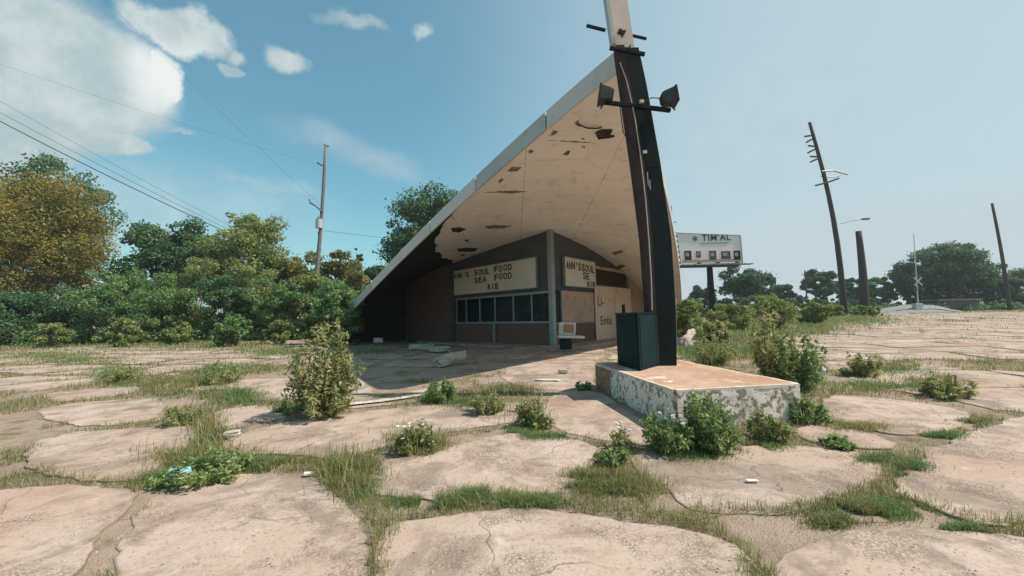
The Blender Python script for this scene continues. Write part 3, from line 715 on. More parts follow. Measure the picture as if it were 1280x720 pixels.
# sign face remnant above (narrow pale panel in a frame)
def quadbox(pts, y0, y1, name, mat):
    p = [D(a, b, yb) for a, b in pts]; v = [Vector((q.x, q.y+yy, q.z)) for yy in (y0, y1) for q in p]
    m_ = MB(); m_.add(v, [(0, 1, 2, 3), (7, 6, 5, 4), (0, 4, 5, 1), (2, 6, 7, 3), (1, 5, 6, 2), (0, 3, 7, 4)]); return m_.build(name, mat, Y)
face_ = quadbox([(769, 60), (792, 63), (778, -30), (756, -33)], -.06, .06, 'sign_face', M['sign_pink'])
quadbox([(764, 58), (768.5, 59), (755, -33), (751, -33)], -.09, .08, 'sign_frame', M['fascia'])
o = D(776, 40, yb-.09); m_ = MB(); 
m_.box(o, (.10, .03, .085), (0, .5, 0)); m_.box(o+Vector((.05, -.003, -.03)), (.03, .03, .13), (0, .5, 0)); m_.build('torn_patch', M['painted_hole'], Y)
def bar(a, b, y, r, name='crossbar', mat='pylon_black', sq=True):
    p = D(*a, y); q = D(*b, y); d = (q-p); m_ = MB(); Rm = d.to_track_quat('X', 'Z').to_matrix()
    m_.box((p+q)/2, (d.length, r*2, r*2), Rm, bev=r*.2); return m_.build(name, M[mat], Y)
bar((733, 32), (757, 38), yb-.16, .022); bar((788, 44), (808, 48.5), yb+.12, .02)
bar((762, 60), (806, 68), yb-.19, .028)
m_ = MB(); m_.tube(D(786, 62, yb-.2), D(788, 56, yb-.2), .03, .01); m_.build('bracket', M['pylon_black'], Y)
bar((756, 128), (838, 138), yb-.17, .032, 'lamp_arm')
bar((800, 206), (824, 208.5), yb-.12, .012, 'clamp')
# cable and conduits on the face
m_ = MB(); m_.path([D(x, y, yb-.185) for x, y in ((775, 78), (783, 100), (790, 130), (794, 150), (800, 190), (803, 215), (807, 250), (811, 300), (814, 350), (815, 388))], .011); m_.build('conduit', M['wire_pale'], Y)
m_ = MB(); m_.path([D(x, y, yb-.12) for x, y in ((775, 134), (777, 150), (779, 165), (785, 176), (784, 160))], .01); m_.build('loose_wire', M['pylon_brown'], Y)
m_ = MB(); m_.path([D(x, y, yb-.13) for x, y in ((809, 215), (810, 230), (813, 237), (812, 225))], .01); m_.build('loose_wire', M['wire_pale'], Y)
m_ = MB(); m_.box(D(806, 190, yb-.13), (.07, .03, .05)); m_.build('junction_box', M['sign_white'], Y)
m_ = MB(); m_.box(D(802, 127, yb-.2), (.07, .05, .05)); m_.build('junction_box', M['sign_white'], Y)
m_ = MB(); m_.path([D(x, y, yb-.18) for x, y in ((806, 127), (815, 122), (826, 123))], .009); m_.build('lamp_cable', M['wire'], Y)
def floodlight(c, aim, w=.27, h=.25, dpt=.22):
    Rm = aim.to_track_quat('Z', 'Y').to_matrix(); v = []
    for (sx, z) in ((.62, -dpt), (.74, -dpt*.85), (1.0, 0)): v += [c+Rm@Vector((x*w/2*sx, y*h/2*sx, z)) for x, y in ((-1, -1), (1, -1), (1, 1), (-1, 1))]
    f = [(3, 2, 1, 0)]
    for r_ in range(2): f += [(r_*4+i, r_*4+(i+1) % 4, r_*4+4+(i+1) % 4, r_*4+4+i) for i in range(4)]
    m_ = MB(); m_.add(v, f)
    # rim frame
    for (x, y, sx_, sy_) in ((0, -1, 1.1, .12), (0, 1, 1.1, .12), (-1, 0, .10, 1.0), (1, 0, .10, 1.0)):
        m_.box(c+Rm@Vector((x*w/2, y*h/2, .01)), (sx_*w, max(sy_*h, .02) if y == 0 else .025, .035) if y == 0 else (w*1.1, .025, .035), Rm)
    for k in range(4): m_.box(c+Rm@Vector((-.09+k*.06, 0, -dpt*.9)), (.008, h*.5, .06), Rm)
    ho = m_.build('floodlight', M['lamp_metal'], Y)
    m2 = MB(); m2.box(c+Rm@Vector((0, 0, .006)), (w*.94, h*.92, .012), Rm); m2.build('lens', M['lens'], ho)
    m3 = MB(); m3.tube(c+Rm@Vector((0, -h*.3, -dpt*.5)), c+Vector((0, 0, -.24)), .016); m3.build('yoke', M['lamp_metal'], ho)
cR = D(843, 121, yb-.17); floodlight(cR, Vector((1, -.12, .12)))
cL = D(750, 119, yb-.17); floodlight(cL, Vector((-.9, -.45, -.05)).normalized() if False else Vector((-1, .15, .18)))
# right lamp sits a bit higher, its bracket
m_ = MB(); m_.tube(D(831, 131, yb-.17), D(829, 139, yb-.17), .03); m_.build('bracket', M['lamp_metal'], Y)

# cabinet standing on the pedestal
cf = G(800, 464, ZP); cl = G(772, 456, ZP); cr = G(828, 457, ZP)
CB = empty('utility_cabinet', cf, 'dark green metal cabinet standing on the pedestal against the sign post', 'cabinet')
zt = D(800, 392, cf.y).z
cb = cl+cr-cf; poly = [(p.x, p.y) for p in (cf, cr, cb, cl)]
bm = bmesh.new(); vv = [bm.verts.new((x, y, z)) for z in (ZP+.005, zt) for x, y in poly]
for f in ((0, 1, 2, 3), (7, 6, 5, 4), (0, 4, 5, 1), (1, 5, 6, 2), (2, 6, 7, 3), (3, 7, 4, 0)): bm.faces.new([vv[i] for i in f])
bmesh.ops.bevel(bm, geom=bm.edges[:], offset=.012, segments=2, affect='EDGES'); m_ = MB(); bm.verts.index_update()
m_.add([v.co.copy() for v in bm.verts], [[v.index for v in f.verts] for f in bm.faces]); bm.free(); body = m_.build('body', M['cabinet'], CB)
cc = sum((Vector((x, y, 0)) for x, y in poly), Vector())/4
m_ = MB(); m_.prism([((x-cc.x)*1.03+cc.x, (y-cc.y)*1.03+cc.y) for x, y in poly], zt+.002, zt+.022); m_.build('lid', M['cabinet'], CB)
def onface(a, b, u, z, off=.006):
    p = a.lerp(b, u); n = Vector(((b-a).y, -(b-a).x, 0)).normalized(); return Vector((p.x, p.y, z))+n*off, n
for (a_, b_) in ((cf, cr), (cl, cf)):
    (p, n) = onface(a_, b_, .5, (ZP+zt)/2, .004); m_ = MB(); m_.box(p, ((b_-a_).length*.86, .012, (zt-ZP)*.88), Matrix(((b_-a_).normalized(), n, Vector((0, 0, 1)))).transposed(), bev=.004); m_.build('door', M['cabinet'], CB)
m_ = MB(); q = D(779, 384, cl.y); m_.box((q.x, cl.y-.01, zt+.09), (.05, .05, .16), bev=.006); m_.build('vent_stub', M['cabinet'], CB)
m_ = MB(); q = D(798, 386, cb.y); m_.box((q.x+.02, cc.y+.08, zt+.05), (.16, .10, .06), bev=.006); m_.build('cap_box', M['cabinet'], CB)

# ------------------------------------------------------------------ discarded seat by the wall
sc_ = G(711, 436, .1); 
ST = empty('discarded_seat', (sc_.x, sc_.y, .1), 'discarded white seat with wood panelled back and dark base by the corner window', 'seat')
sx0 = D(698, 420, sc_.y); pxm = sc_.y/F
def sp(px, py, dy=0): return D(px, py, sc_.y+dy)
w_ = sp(720, 410).x-sp(699, 410).x
m_ = MB(); m_.box(sp(709, 411), (w_, .10, sp(709, 404).z-sp(709, 420).z), (.12, .05, 0), bev=.03); bk = m_.build('backrest', M['upholstery'], ST)
m_ = MB(); m_.box(sp(711, 410.5, -.07), (w_*.6, .04, (sp(709, 406).z-sp(709, 416).z)), (.12, .05, 0), bev=.01); m_.build('back_panel', M['wood'], bk)
m_ = MB(); m_.box(sp(713.5, 421, -.25), (sp(730, 421).x-sp(698, 421).x, .5, .09), (0, .04, 0), bev=.03); m_.build('seat', M['upholstery'], ST)
m_ = MB(); q = sp(707, 428, -.15); m_.box((q.x, q.y, (.1+sp(707, 423).z)/2), (.42, .34, sp(707, 423).z-.1), bev=.04); m_.build('base', M['cabinet'], ST)

# ------------------------------------------------------------------ vegetation
def leaves(centers, radii, n, size, zs=.75, shell=.55, aspect=1.5, up=.35):
    C = np.array(centers, float); Rr = np.array(radii, float); w = Rr**2; idx = rng.choice(len(C), n, p=w/w.sum())
    d = rng.normal(size=(n, 3)); d /= np.linalg.norm(d, axis=1)[:, None]
    rad = Rr[idx]*(shell+(1.12-shell)*rng.random(n)**.6)*np.where(rng.random(n) < .25, rng.uniform(1.0, 1.55, n), 1.0)
    pos = C[idx]+d*rad[:, None]*np.array([1, 1, zs])
    nr = d*.7+rng.normal(size=(n, 3))*.6+np.array([0, 0, up]); nr /= np.linalg.norm(nr, axis=1)[:, None]
    a = np.cross(nr, rng.normal(size=(n, 3))); a /= np.linalg.norm(a, axis=1)[:, None]; b = np.cross(nr, a)
    s = (size*rng.uniform(.55, 1.35, n))[:, None]
    v = np.stack([pos-a*s*aspect*.5, pos+b*s*.42, pos+a*s*aspect*.5, pos-b*s*.42], 1).reshape(-1, 3)
    return v, np.arange(4*n).reshape(-1, 4)
def tree(name, label, cat, px, d, pytop, wpx, mat, n=6000, size=None, group=None, nclump=34, zbase=None, crown_lo=.28, trunk='bark', seed=0, flat=1.0, sparse=1.0):
    rs = random.Random(seed*13+int(px)); x = D(px, 390, d).x; zb = hgt(x, d) if zbase is None else zbase
    H = D(px, pytop, d).z-zb; rw = wpx/F*d; size = size or max(.10, d*.0065)
    T = empty(name, (x, d, zb), label, cat, group)
    z0 = zb+H*crown_lo; cz = (z0+zb+H)/2; rz = (zb+H-z0)/2
    cs = []; rr = []; nclump = int(nclump*(2.4 if d > 58 else 1.5)); n = int(n*(1.5 if d > 58 else 1.2))
    for k in range(nclump):
        while True:
            u = Vector((rs.uniform(-1, 1), rs.uniform(-1, 1), rs.uniform(-1, 1)))
            if crown_lo <= .12: u.x, u.y = u.x*(1.0 if u.z < .1 else .9), u.y
            L_ = u.length if (crown_lo > .12 or u.z > 0) else math.hypot(u.x, u.y)
            if .25 < L_ < rs.uniform(.80, 1.10): break
        r_ = (rs.uniform(.07, .22) if d > 58 else rs.uniform(.09, .27))*min(rw, rz*1.3)
        u = u*(1-r_/max(rw, rz)*.7)
        cs.append((x+u.x*rw, d+u.y*rw*.8, cz+u.z*rz*flat)); rr.append(r_*(1.0 if u.z > -.4 else .8))
    if crown_lo > .12:
        m_ = MB(); tb = Vector((x, d, zb-.1)); pts = [tb]; 
        for i in range(1, 6): pts.append(tb+Vector((rs.uniform(-.02, .02)*H, rs.uniform(-.02, .02)*H, (cz-zb)*i/5)))
        m_.path(pts, H*.028+.03, H*.012, 8)
        m_.build('trunk', M[trunk], T, smooth=True)
    m_ = MB(); st = Vector((x, d, zb+H*crown_lo*.6)) if crown_lo > .12 else Vector((x, d, zb-.05))
    for c in rs.sample(cs, min(len(cs), 16)):
        c = Vector(c); mid = st.lerp(c, .5)+Vector((rs.uniform(-.1, .1)*rw, 0, -rs.uniform(0, .1)*rz)); s0 = st+Vector((rs.uniform(-.1, .1), rs.uniform(-.1, .1), rs.uniform(0, .3)*(cz-st.z)))
        m_.path([s0, mid, c], H*.010+.01, .012, 5)
    m_.build('branches' if crown_lo > .12 else 'stems', M[trunk], T)
    v, f = leaves(cs, rr, int(n*sparse*1.75), size*.74)
    meshobj('crown' if crown_lo > .12 else 'foliage', v, f, M[mat], T)
    return T
# big trees of the left wood
tree('yellowing_tree', 'very tall yellowing tree filling the left edge of the picture', 'tree', 38, 40, 196, 92, 'leaf_gold', 34000, .22, nclump=90, crown_lo=.10, seed=1)
tree('evergreen_tree', 'dark green treetop showing above the yellowing tree', 'tree', 50, 47, 182, 72, 'leaf_dark', 9000, .32, seed=2, crown_lo=.2, nclump=50)
tree('broadleaf_tree', 'dark rounded tree left of the loose yellow-green tree', 'tree', 218, 40, 268, 62, 'leaf_dark', 13000, .27, seed=3, nclump=60, crown_lo=.15)
tree('broadleaf_tree', 'tall loose yellow-green tree in the middle of the left wood', 'tree', 312, 39, 250, 54, 'leaf_olive', 12000, .24, seed=4, nclump=74, crown_lo=.15)
tree('broadleaf_tree', 'orange tinged tree just right of the grey utility pole', 'tree', 418, 40, 304, 42, 'leaf_gold2', 7000, .25, seed=5, nclump=40, crown_lo=.15)
tree('broadleaf_tree', 'low mixed green tree behind the shrubs left of the utility pole', 'tree', 366, 41, 318, 36, 'leaf_gold2', 5000, .25, seed=6, nclump=34, crown_lo=.15)
tree('broadleaf_tree', 'low green tree between the yellowing tree and the dark rounded tree', 'tree', 150, 43, 330, 40, 'leaf_mid', 5500, .27, seed=7, nclump=36, crown_lo=.12)
tree('broadleaf_tree', 'dark leafy tree rising behind the left slope of the swooping roof', 'tree', 548, 46, 234, 72, 'leaf_dark', 14000, .30, seed=8, nclump=60, crown_lo=.3)
tree('broadleaf_tree', 'dark low tree at the lower left end of the swooping roof', 'tree', 480, 43, 322, 34, 'leaf_dark', 5000, .26, seed=9, nclump=30, crown_lo=.15)
tree('conifer_sapling', 'thin spiky treetop between the orange tinged tree and the roof', 'tree', 449, 42, 303, 9, 'leaf_far', 900, .25, seed=10, nclump=14, crown_lo=.3)
sh = [(20, 31, 372, 40, 'leaf_dark', 'dark shrub at the foot of the yellowing tree'),
 (75, 33, 355, 36, 'leaf_dark', 'shaded green shrub right under the yellowing tree crown'),
 (128, 31, 350, 36, 'leaf_bright', 'bright green shrub just right of the yellowing tree'),
 (168, 33, 338, 34, 'leaf_mid', 'tall green shrub in front of the dark rounded tree'),
 (205, 31, 345, 34, 'leaf_bright', 'leafy shrub below the dark rounded tree with a pale top'),
 (245, 33, 325, 34, 'leaf_olive', 'yellowish shrub between the dark rounded tree and the loose tree'),
 (285, 31, 352, 32, 'leaf_dark', 'dark green shrub below the loose yellow-green tree'),
 (318, 33, 330, 34, 'leaf_olive', 'tall olive shrub in front of the loose yellow-green tree'),
 (350, 31, 345, 32, 'leaf_bright', 'green shrub a little left of the grey utility pole'),
 (385, 32, 340, 32, 'leaf_olive', 'olive shrub hiding the foot of the grey utility pole'),
 (420, 31, 352, 32, 'leaf_bright', 'green shrub right of the grey utility pole'),
 (452, 29, 362, 26, 'leaf_mid', 'green shrub touching the low left end of the roof'),
 (424, 22, 358, 28, 'leaf_bright', 'leafy green shrub standing in front of the low left end of the roof'),
 (395, 24, 372, 22, 'leaf_olive', 'olive shrub in front of the shrub row behind the tall pale weed')]
for k, (px, d, yt, w, mt, lb) in enumerate(sh):
    tree('shrub', lb, 'shrub', px, d, yt-random.Random(k).uniform(0, 16), w*1.12, mt, 7500, .15, 'shrubs along the left edge of the lot', nclump=38, crown_lo=0.0, seed=20+k)
lo = [(65, 27, 402, 22, 'low weedy bush at the far left edge of the slabs'), (160, 26, 398, 20, 'low weedy bush in front of the bright green shrub'),
      (292, 23.5, 385, 24, 'round green bush standing forward of the left shrub row'), (345, 25, 396, 18, 'small bush just right of the round forward bush'), (225, 27, 402, 18, 'small pale bush below the yellowish shrub')]
for k, (px, d, yt, w, lb) in enumerate(lo):
    tree('bush', lb, 'bush', px, d, yt, w, 'leaf_mid' if k == 2 else 'leaf_olive', 2600, .12, 'low bushes at the far edge of the slabs', nclump=22, crown_lo=0.0, seed=40+k)
# far right trees
rt = [(935, 75, 331, 34, 'leaf_far', 'broad dark tree just right of the billboard', .18), (1027, 85, 334, 24, 'leaf_far', 'flat topped tree left of the tall leaning pole', .25),
      (978, 90, 352, 18, 'leaf_far', 'small distant tree between the broad dark tree and the flat topped tree', .2),
      (1066, 88, 345, 20, 'leaf_far', 'tree between the tall leaning pole and the stump pole', .15), (1102, 85, 346, 22, 'leaf_mid', 'feathery green tree right of the stump pole', .12),
      (1188, 78, 303, 56, 'leaf_far', 'huge rounded dark tree near the right edge', .12), (1145, 80, 330, 18, 'leaf_far', 'shoulder tree on the left of the huge rounded tree', .1),
      (1262, 70, 345, 24, 'leaf_far', 'tree at the right edge behind the last pole', .1), (880, 80, 352, 16, 'leaf_far', 'small tree behind the billboard post', .15),
      (1330, 75, 320, 50, 'leaf_far', 'large tree beyond the right edge of the lot', .1)]
for k, (px, d, yt, w, mt, lb, cl_) in enumerate(rt):
    tree('broadleaf_tree', lb, 'tree', px, d, yt, w, mt, 15000 if w > 50 else 4800, .42, 'trees far across the road', nclump=60 if w > 50 else 30, crown_lo=cl_, seed=60+k)
fh = [(860, 62, 370, 22), (905, 60, 372, 26), (950, 64, 368, 26), (1000, 66, 370, 28), (1045, 70, 372, 26), (1125, 82, 374, 30), (1230, 74, 376, 30), (1075, 78, 370, 26), (1170, 84, 372, 30), (1280, 70, 372, 30)]
fl = ['below the left end of the billboard', 'right of the billboard post', 'under the broad dark tree', 'between the broad dark tree and the flat topped tree', 'at the foot of the tall leaning pole far behind', 'behind the crossing signal', 'under the right side of the huge rounded tree', 'behind the stump pole', 'under the huge rounded tree', 'at the right edge of the view']
for k, (px, d, yt, w) in enumerate(fh):
    tree('hedge_bush', 'distant green hedge bush '+fl[k], 'bush', px, d, yt, w, 'leaf_far' if k % 2 else 'leaf_mid', 2600, .33, 'hedge bushes far across the road', nclump=22, crown_lo=0.0, seed=80+k)
scr = [(858, 19, 368, 24, 'leaf_scrub', 'pale yellow-green scrub right beside the pylon foot'), (893, 15, 392, 22, 'leaf_weed', 'grassy weed clump behind the pedestal beside the pylon'),
       (912, 25, 374, 30, 'leaf_scrub', 'scrub bush below the billboard post'), (1018, 32, 374, 20, 'leaf_scrub', 'round green scrub bush left of the tall leaning pole'),
       (965, 26, 366, 32, 'leaf_scrub', 'yellowish scrub bush behind the tall weed'), (1082, 44, 382, 18, 'leaf_scrub', 'low scrub at the foot of the stump pole'), (1040, 42, 380, 20, 'leaf_scrub', 'low scrub at the foot of the tall leaning pole')]
for k, (px, d, yt, w, mt, lb) in enumerate(scr):
    tree('scrub_bush', lb, 'bush', px, d, yt, w, mt, 3600, max(.06, d*.0045), 'scrub bushes behind the pedestal', nclump=30, crown_lo=0.0, seed=100+k)

def undergrowth(px0, px1, d0, d1, h, n, label):
    cs = []; rr = []; rs = random.Random(int(px0))
    for k in range(n):
        d = rs.uniform(d0, d1); x = D(rs.uniform(px0, px1), 400, d).x; r_ = h*rs.uniform(.3, .75); cs.append((x, d, hgt(x, d)+r_*.5)); rr.append(r_)
    v, f = leaves(cs, rr, n*260, d0*.0045); tag(meshobj('undergrowth', v, f, M['leaf_mid']), label, 'undergrowth', kind='stuff')
undergrowth(-80, 455, 29.5, 34, 1.5, 90, 'ragged green undergrowth along the foot of the left wood')
undergrowth(850, 1320, 66, 74, 1.8, 60, 'far green undergrowth below the trees across the road')
# weeds: stems with small leaves
def weed(label, px, pybase, pytop, wpx, mat='leaf_weed', stems=26, per=120, leaf=.035, droop=.2, seed=0, name='weed_bush', flowers=0, zoff=0.0, group='weeds growing from the slab joints', dist=None):
    rs = random.Random(seed+500); b = G(px, pybase, zoff) if dist is None else Vector((D(px, 400, dist).x, dist, zoff)); H = D(px, pytop, b.y).z-zoff; rw = wpx/F*b.y
    T = empty(name, b, label, 'weed', group); m_ = MB(); pos = []
    for k in range(stems):
        a = rs.uniform(0, 6.283); r1 = rw*math.sqrt(rs.random()); h = H*(1-.40*(r1/rw)**2)*(rs.uniform(.30, 1.0) if k % 5 else rs.uniform(.95, 1.12))
        p0 = b+Vector((math.cos(a)*r1*.15, math.sin(a)*r1*.15, -.02)); pts = [p0]
        p3 = b+Vector((math.cos(a)*r1, math.sin(a)*r1, h)); dr_ = Vector((math.cos(a), math.sin(a), 0)); bend = rs.uniform(-.12, .12)*rw; sd_ = Vector((-math.sin(a), math.cos(a), 0))*bend
        p1 = b+dr_*r1*rs.uniform(.45, .7)+Vector((0, 0, h*.36))+sd_; p2 = b+dr_*r1*rs.uniform(.85, 1.1)+Vector((0, 0, h*.68))-sd_; p3 = b+dr_*r1*rs.uniform(.7, 1.0)+Vector((0, 0, h))
        cur = [p0, p1, p2, p3]; m_.path(cur, .006*max(.5, H), .002, 4)
        for j in range(per):
            u = rs.uniform(.15, 1.0); 
            i_ = min(2, int(u*3)); q = cur[i_].lerp(cur[i_+1], u*3-i_)
            sp_ = rw*.06*(1-.4*u)+.010; pos.append((q.x+rs.gauss(0, sp_), q.y+rs.gauss(0, sp_), max(b.z+.02, q.z+rs.gauss(0, sp_*.7))))
    m_.build('stems', M['stem'], T)
    P_ = np.array(pos); v, f = leaves(P_, np.full(len(P_), leaf*.3), len(P_), leaf*.85, 1, .2, 2.4, .7)
    nb = int(stems*(0 if H > .9 else 6 if mat == 'leaf_weed' else 3)); bl_v = []; bl_f = []
    for k in range(nb):                                  # long thin blades and seed stalks between the stems
        a = rs.uniform(0, 6.283); r1 = rw*math.sqrt(rs.random())*1.05; hh = H*rs.uniform(.25, .95)*(1-.5*(r1/rw)**2)
        q0 = b+Vector((math.cos(a)*r1*.45, math.sin(a)*r1*.45, -.01)); q2 = b+Vector((math.cos(a)*r1, math.sin(a)*r1, hh)); q1 = q0.lerp(q2, .55)+Vector((0, 0, hh*.12))
        w_ = Vector((-math.sin(a+rs.uniform(-1, 1)), math.cos(a), 0))*max(.0035, b.y*.0006); i_ = len(bl_v)
        bl_v += [q0-w_, q0+w_, q1+w_*.8, q1-w_*.8, q2]; bl_f += [(i_, i_+1, i_+2, i_+3), (i_+3, i_+2, i_+4)]
    nv_ = len(v); meshobj('foliage', np.concatenate([v, np.array([tuple(c_) for c_ in bl_v]).reshape(-1, 3)]), f.tolist()+[tuple(j+nv_ for j in g) for g in bl_f], M[mat], T)
    if flowers:
        for k in range(flowers):
            q = pos[rs.randrange(len(pos))]; c = Vector((q[0], q[1], b.z+H*rs.uniform(.8, 1.1))); m2 = 7; fm = MB(); fm.box(c, (.016, .016, .010))
            for j in range(m2):
                a = 6.283*j/m2; r_ = .013*rs.uniform(.8, 1.1); cc_ = c+Vector((math.cos(a)*r_, math.sin(a)*r_, rs.uniform(-.004, .006)))
                fm.box(cc_, (.013, .013, .008), (rs.random(), rs.random(), rs.random()))
            fm.build('flower', M['flower'], T)
    return T
weed('tall pale bushy weed standing alone on the left slabs', 404, 521, 400, 44, 'leaf_weed', 64, 90, .040, seed=1)
weed('tall thin weed rising just behind the right end of the pedestal', 968, 486, 370, 26, 'leaf_weed', 34, 80, .042, seed=2)
weed('dense bushy weed beside the right rear corner of the pedestal', 1000, 488, 408, 36, 'leaf_lush', 34, 110, .04, seed=3)
weed('bright green bush against the front face of the pedestal', 886, 563, 490, 36, 'leaf_lush', 40, 150, .026, seed=4)
weed('dark weed with small white flowers at the front corner of the pedestal', 834, 566, 512, 30, 'leaf_lush', 30, 110, .024, seed=5, flowers=6)
weed('low leafy weed below the right end of the pedestal front', 958, 550, 512, 26, 'leaf_weed', 26, 110, .024, seed=6)
weed('leafy weed at the right front corner of the pedestal', 1008, 530, 494, 22, 'leaf_lush', 24, 100, .026, seed=7)
weed('small round dark leaf weed left of the pedestal weeds', 766, 582, 560, 20, 'leaf_lush', 16, 60, .034, seed=8)
weed('bright green tuft at the edge of the roof shadow', 553, 502, 472, 22, 'leaf_lush', 26, 100, .03, seed=9)
weed('olive tuft right of the bright green tuft', 607, 517, 488, 24, 'leaf_weed', 26, 100, .026, seed=10)
weed('olive weed between the olive tuft and the pedestal shadow', 668, 534, 494, 22, 'leaf_weed', 24, 100, .028, seed=11)
weed('flat green rosette on the slab right of the pedestal', 1047, 559, 545, 18, 'leaf_lush', 14, 60, .03, seed=12)
weed('white flowered weed beside the left slab corner of the central slab', 520, 566, 525, 26, 'leaf_weed', 24, 90, .026, seed=13, flowers=5)
weed('grassy weed clump behind the left side of the pedestal top', 890, 455, 415, 28, 'leaf_weed', 30, 90, .04, seed=14, dist=10.5)
weed('greyish weed on the joint left of the tall pale weed', 226, 532, 505, 22, 'leaf_weed', 18, 60, .03, seed=15)
weed('small green weed in the shadow behind the pedestal left edge', 732, 488, 474, 14, 'leaf_lush', 14, 60, .03, seed=16)
weed('white flowered weed in front of the pedestal shadow', 778, 560, 532, 16, 'leaf_weed', 12, 50, .022, seed=17, flowers=6)
weed('round weed clump on the right slabs nearest the right edge', 1185, 498, 466, 26, 'leaf_weed', 28, 80, .035, seed=18)
weed('round weed clump on the right slabs behind the pedestal', 1078, 470, 440, 24, 'leaf_weed', 26, 80, .04, seed=19)
weed('low green weed mass on the front left joint', 255, 598, 566, 50, 'leaf_lush', 46, 90, .024, seed=20)
weed('green weed at the foot of the tall pale weed', 365, 515, 500, 26, 'leaf_lush', 22, 60, .025, seed=21)
weed('weed clump on the joint beyond the greyish weed', 275, 480, 452, 22, 'leaf_weed', 20, 60, .04, seed=22)
weed('weed clump growing at the far left on the slab joints', 150, 478, 456, 20, 'leaf_weed', 20, 60, .04, seed=23)

# grass: blades in every joint, thicker where the lot is overgrown
def blades(px_, py_, pz_, H, Wd, name, mat):
    n = len(px_); a = rng.uniform(0, 6.283, n); l = rng.uniform(.05, 1.15, n); b = np.stack([px_, py_, pz_], 1)
    sx_ = np.stack([np.cos(a), np.sin(a), np.zeros(n)], 1)*Wd[:, None]*.5; ln = a+rng.uniform(-.6, .6, n)+1.57
    dr = np.stack([np.cos(ln), np.sin(ln), np.zeros(n)], 1)
    mid = b+dr*(H*l*.35)[:, None]+np.array([0, 0, 1])*(H*.6)[:, None]; tip = b+dr*(H*l)[:, None]+np.array([0, 0, 1])*(H*(1-.25*l))[:, None]
    v = np.stack([b-sx_, b+sx_, mid+sx_*.7, mid-sx_*.7, tip], 1).reshape(-1, 3); k = np.arange(n)*5
    f = np.stack([k, k+1, k+2, k+3], 1).tolist()+np.stack([k+3, k+2, k+4], 1).tolist()
    o = meshobj(name, v, f, mat); return o
def inmask(x, y):
    i = ((x-GX0)/GS).astype(int); j = ((y-GY0)/GS).astype(int); ok = (i >= 0) & (i < len(gx)) & (j >= 0) & (j < len(gy))
    r_ = np.zeros(x.shape, bool); r_[ok] = mask[j[ok], i[ok]]; return r_
def vnoise(x, y, s, seed):
    g = np.random.default_rng(seed).random((256, 256)); X = x*s+100; Y_ = y*s+100; i = np.floor(X).astype(int); j = np.floor(Y_).astype(int); fx = X-i; fy = Y_-j
    fx = fx*fx*(3-2*fx); fy = fy*fy*(3-2*fy); q = lambda a, b: g[a % 256, b % 256]
    return (q(i, j)*(1-fx)+q(i+1, j)*fx)*(1-fy)+(q(i, j+1)*(1-fx)+q(i+1, j+1)*fx)*fy
def hg(x, y):
    f = lambda v: (lambda w: w*w*(3-2*w))(np.clip(v, 0, 1)); return .45*f((y-24)/26)*f((x-7)/14)
N = 520000
dd = np.exp(rng.uniform(math.log(1.9), math.log(70), N)); aa = rng.uniform(-1.5, 1.6, N); X = aa*dd; Yy = dd
inped = (X-pC.x)*e2.x+(Yy-pC.y)*e2.y; inp2 = (X-pC.x)*e1.x+(Yy-pC.y)*e1.y
ok = ~inmask(X, Yy) & ~((abs(inped) < l2/2) & (abs(inp2) < l1/2))
q = np.stack([X, Yy], 1); bl = inpoly(X, Yy, [(WL.p(14).x, WL.p(14).y), (WL.p(-1.5, 1.4).x, WL.p(0, 1.4).y-1), (WR.p(11, 1.4).x, WR.p(11).y)]); ok &= ~bl
nearped = inpoly(X, Yy, [tuple(G(a_, b_).xy) for a_, b_ in ((672, 490), (745, 480), (850, 545), (845, 562), (690, 545))]); ok &= ~(nearped & (rng.random(len(X)) < .85))
dens = vnoise(X, Yy, .8, 1)*.55+vnoise(X, Yy, 2.7, 2)*.45
lim = np.where(Yy < 6, .49, .47)
# shaded, bare ground under the roof carries little
shade = inpoly(X, Yy, [(-2.4, 7.2), (LF.x-3, 27), (RF.x, 27)]); lim = np.where(shade, .78, lim); lim = np.where((X < -2) & (Yy > 8) & ~shade, .38, lim); lim = np.where((X > 5) & (Yy > 9) & (Yy < 60) & ((X/Yy > .8)), .52, lim)
ok &= dens > lim
X, Yy, dd, dens = X[ok], Yy[ok], dd[ok], dens[ok]
Hh = .02+.08*rng.random(len(X))**1.6*(1+1.2*(dens-.4))*np.where(dd > 20, 1.9, 1)*np.where(dd > 9, 1.25, 1); Ww = np.maximum(.004, dd*.0011)
tag(blades(X, Yy, hg(X, Yy)-.005, Hh, Ww, 'grass', M['grass']), 'thin green and straw coloured grass filling the joints of the broken slabs', 'grass', kind='stuff')
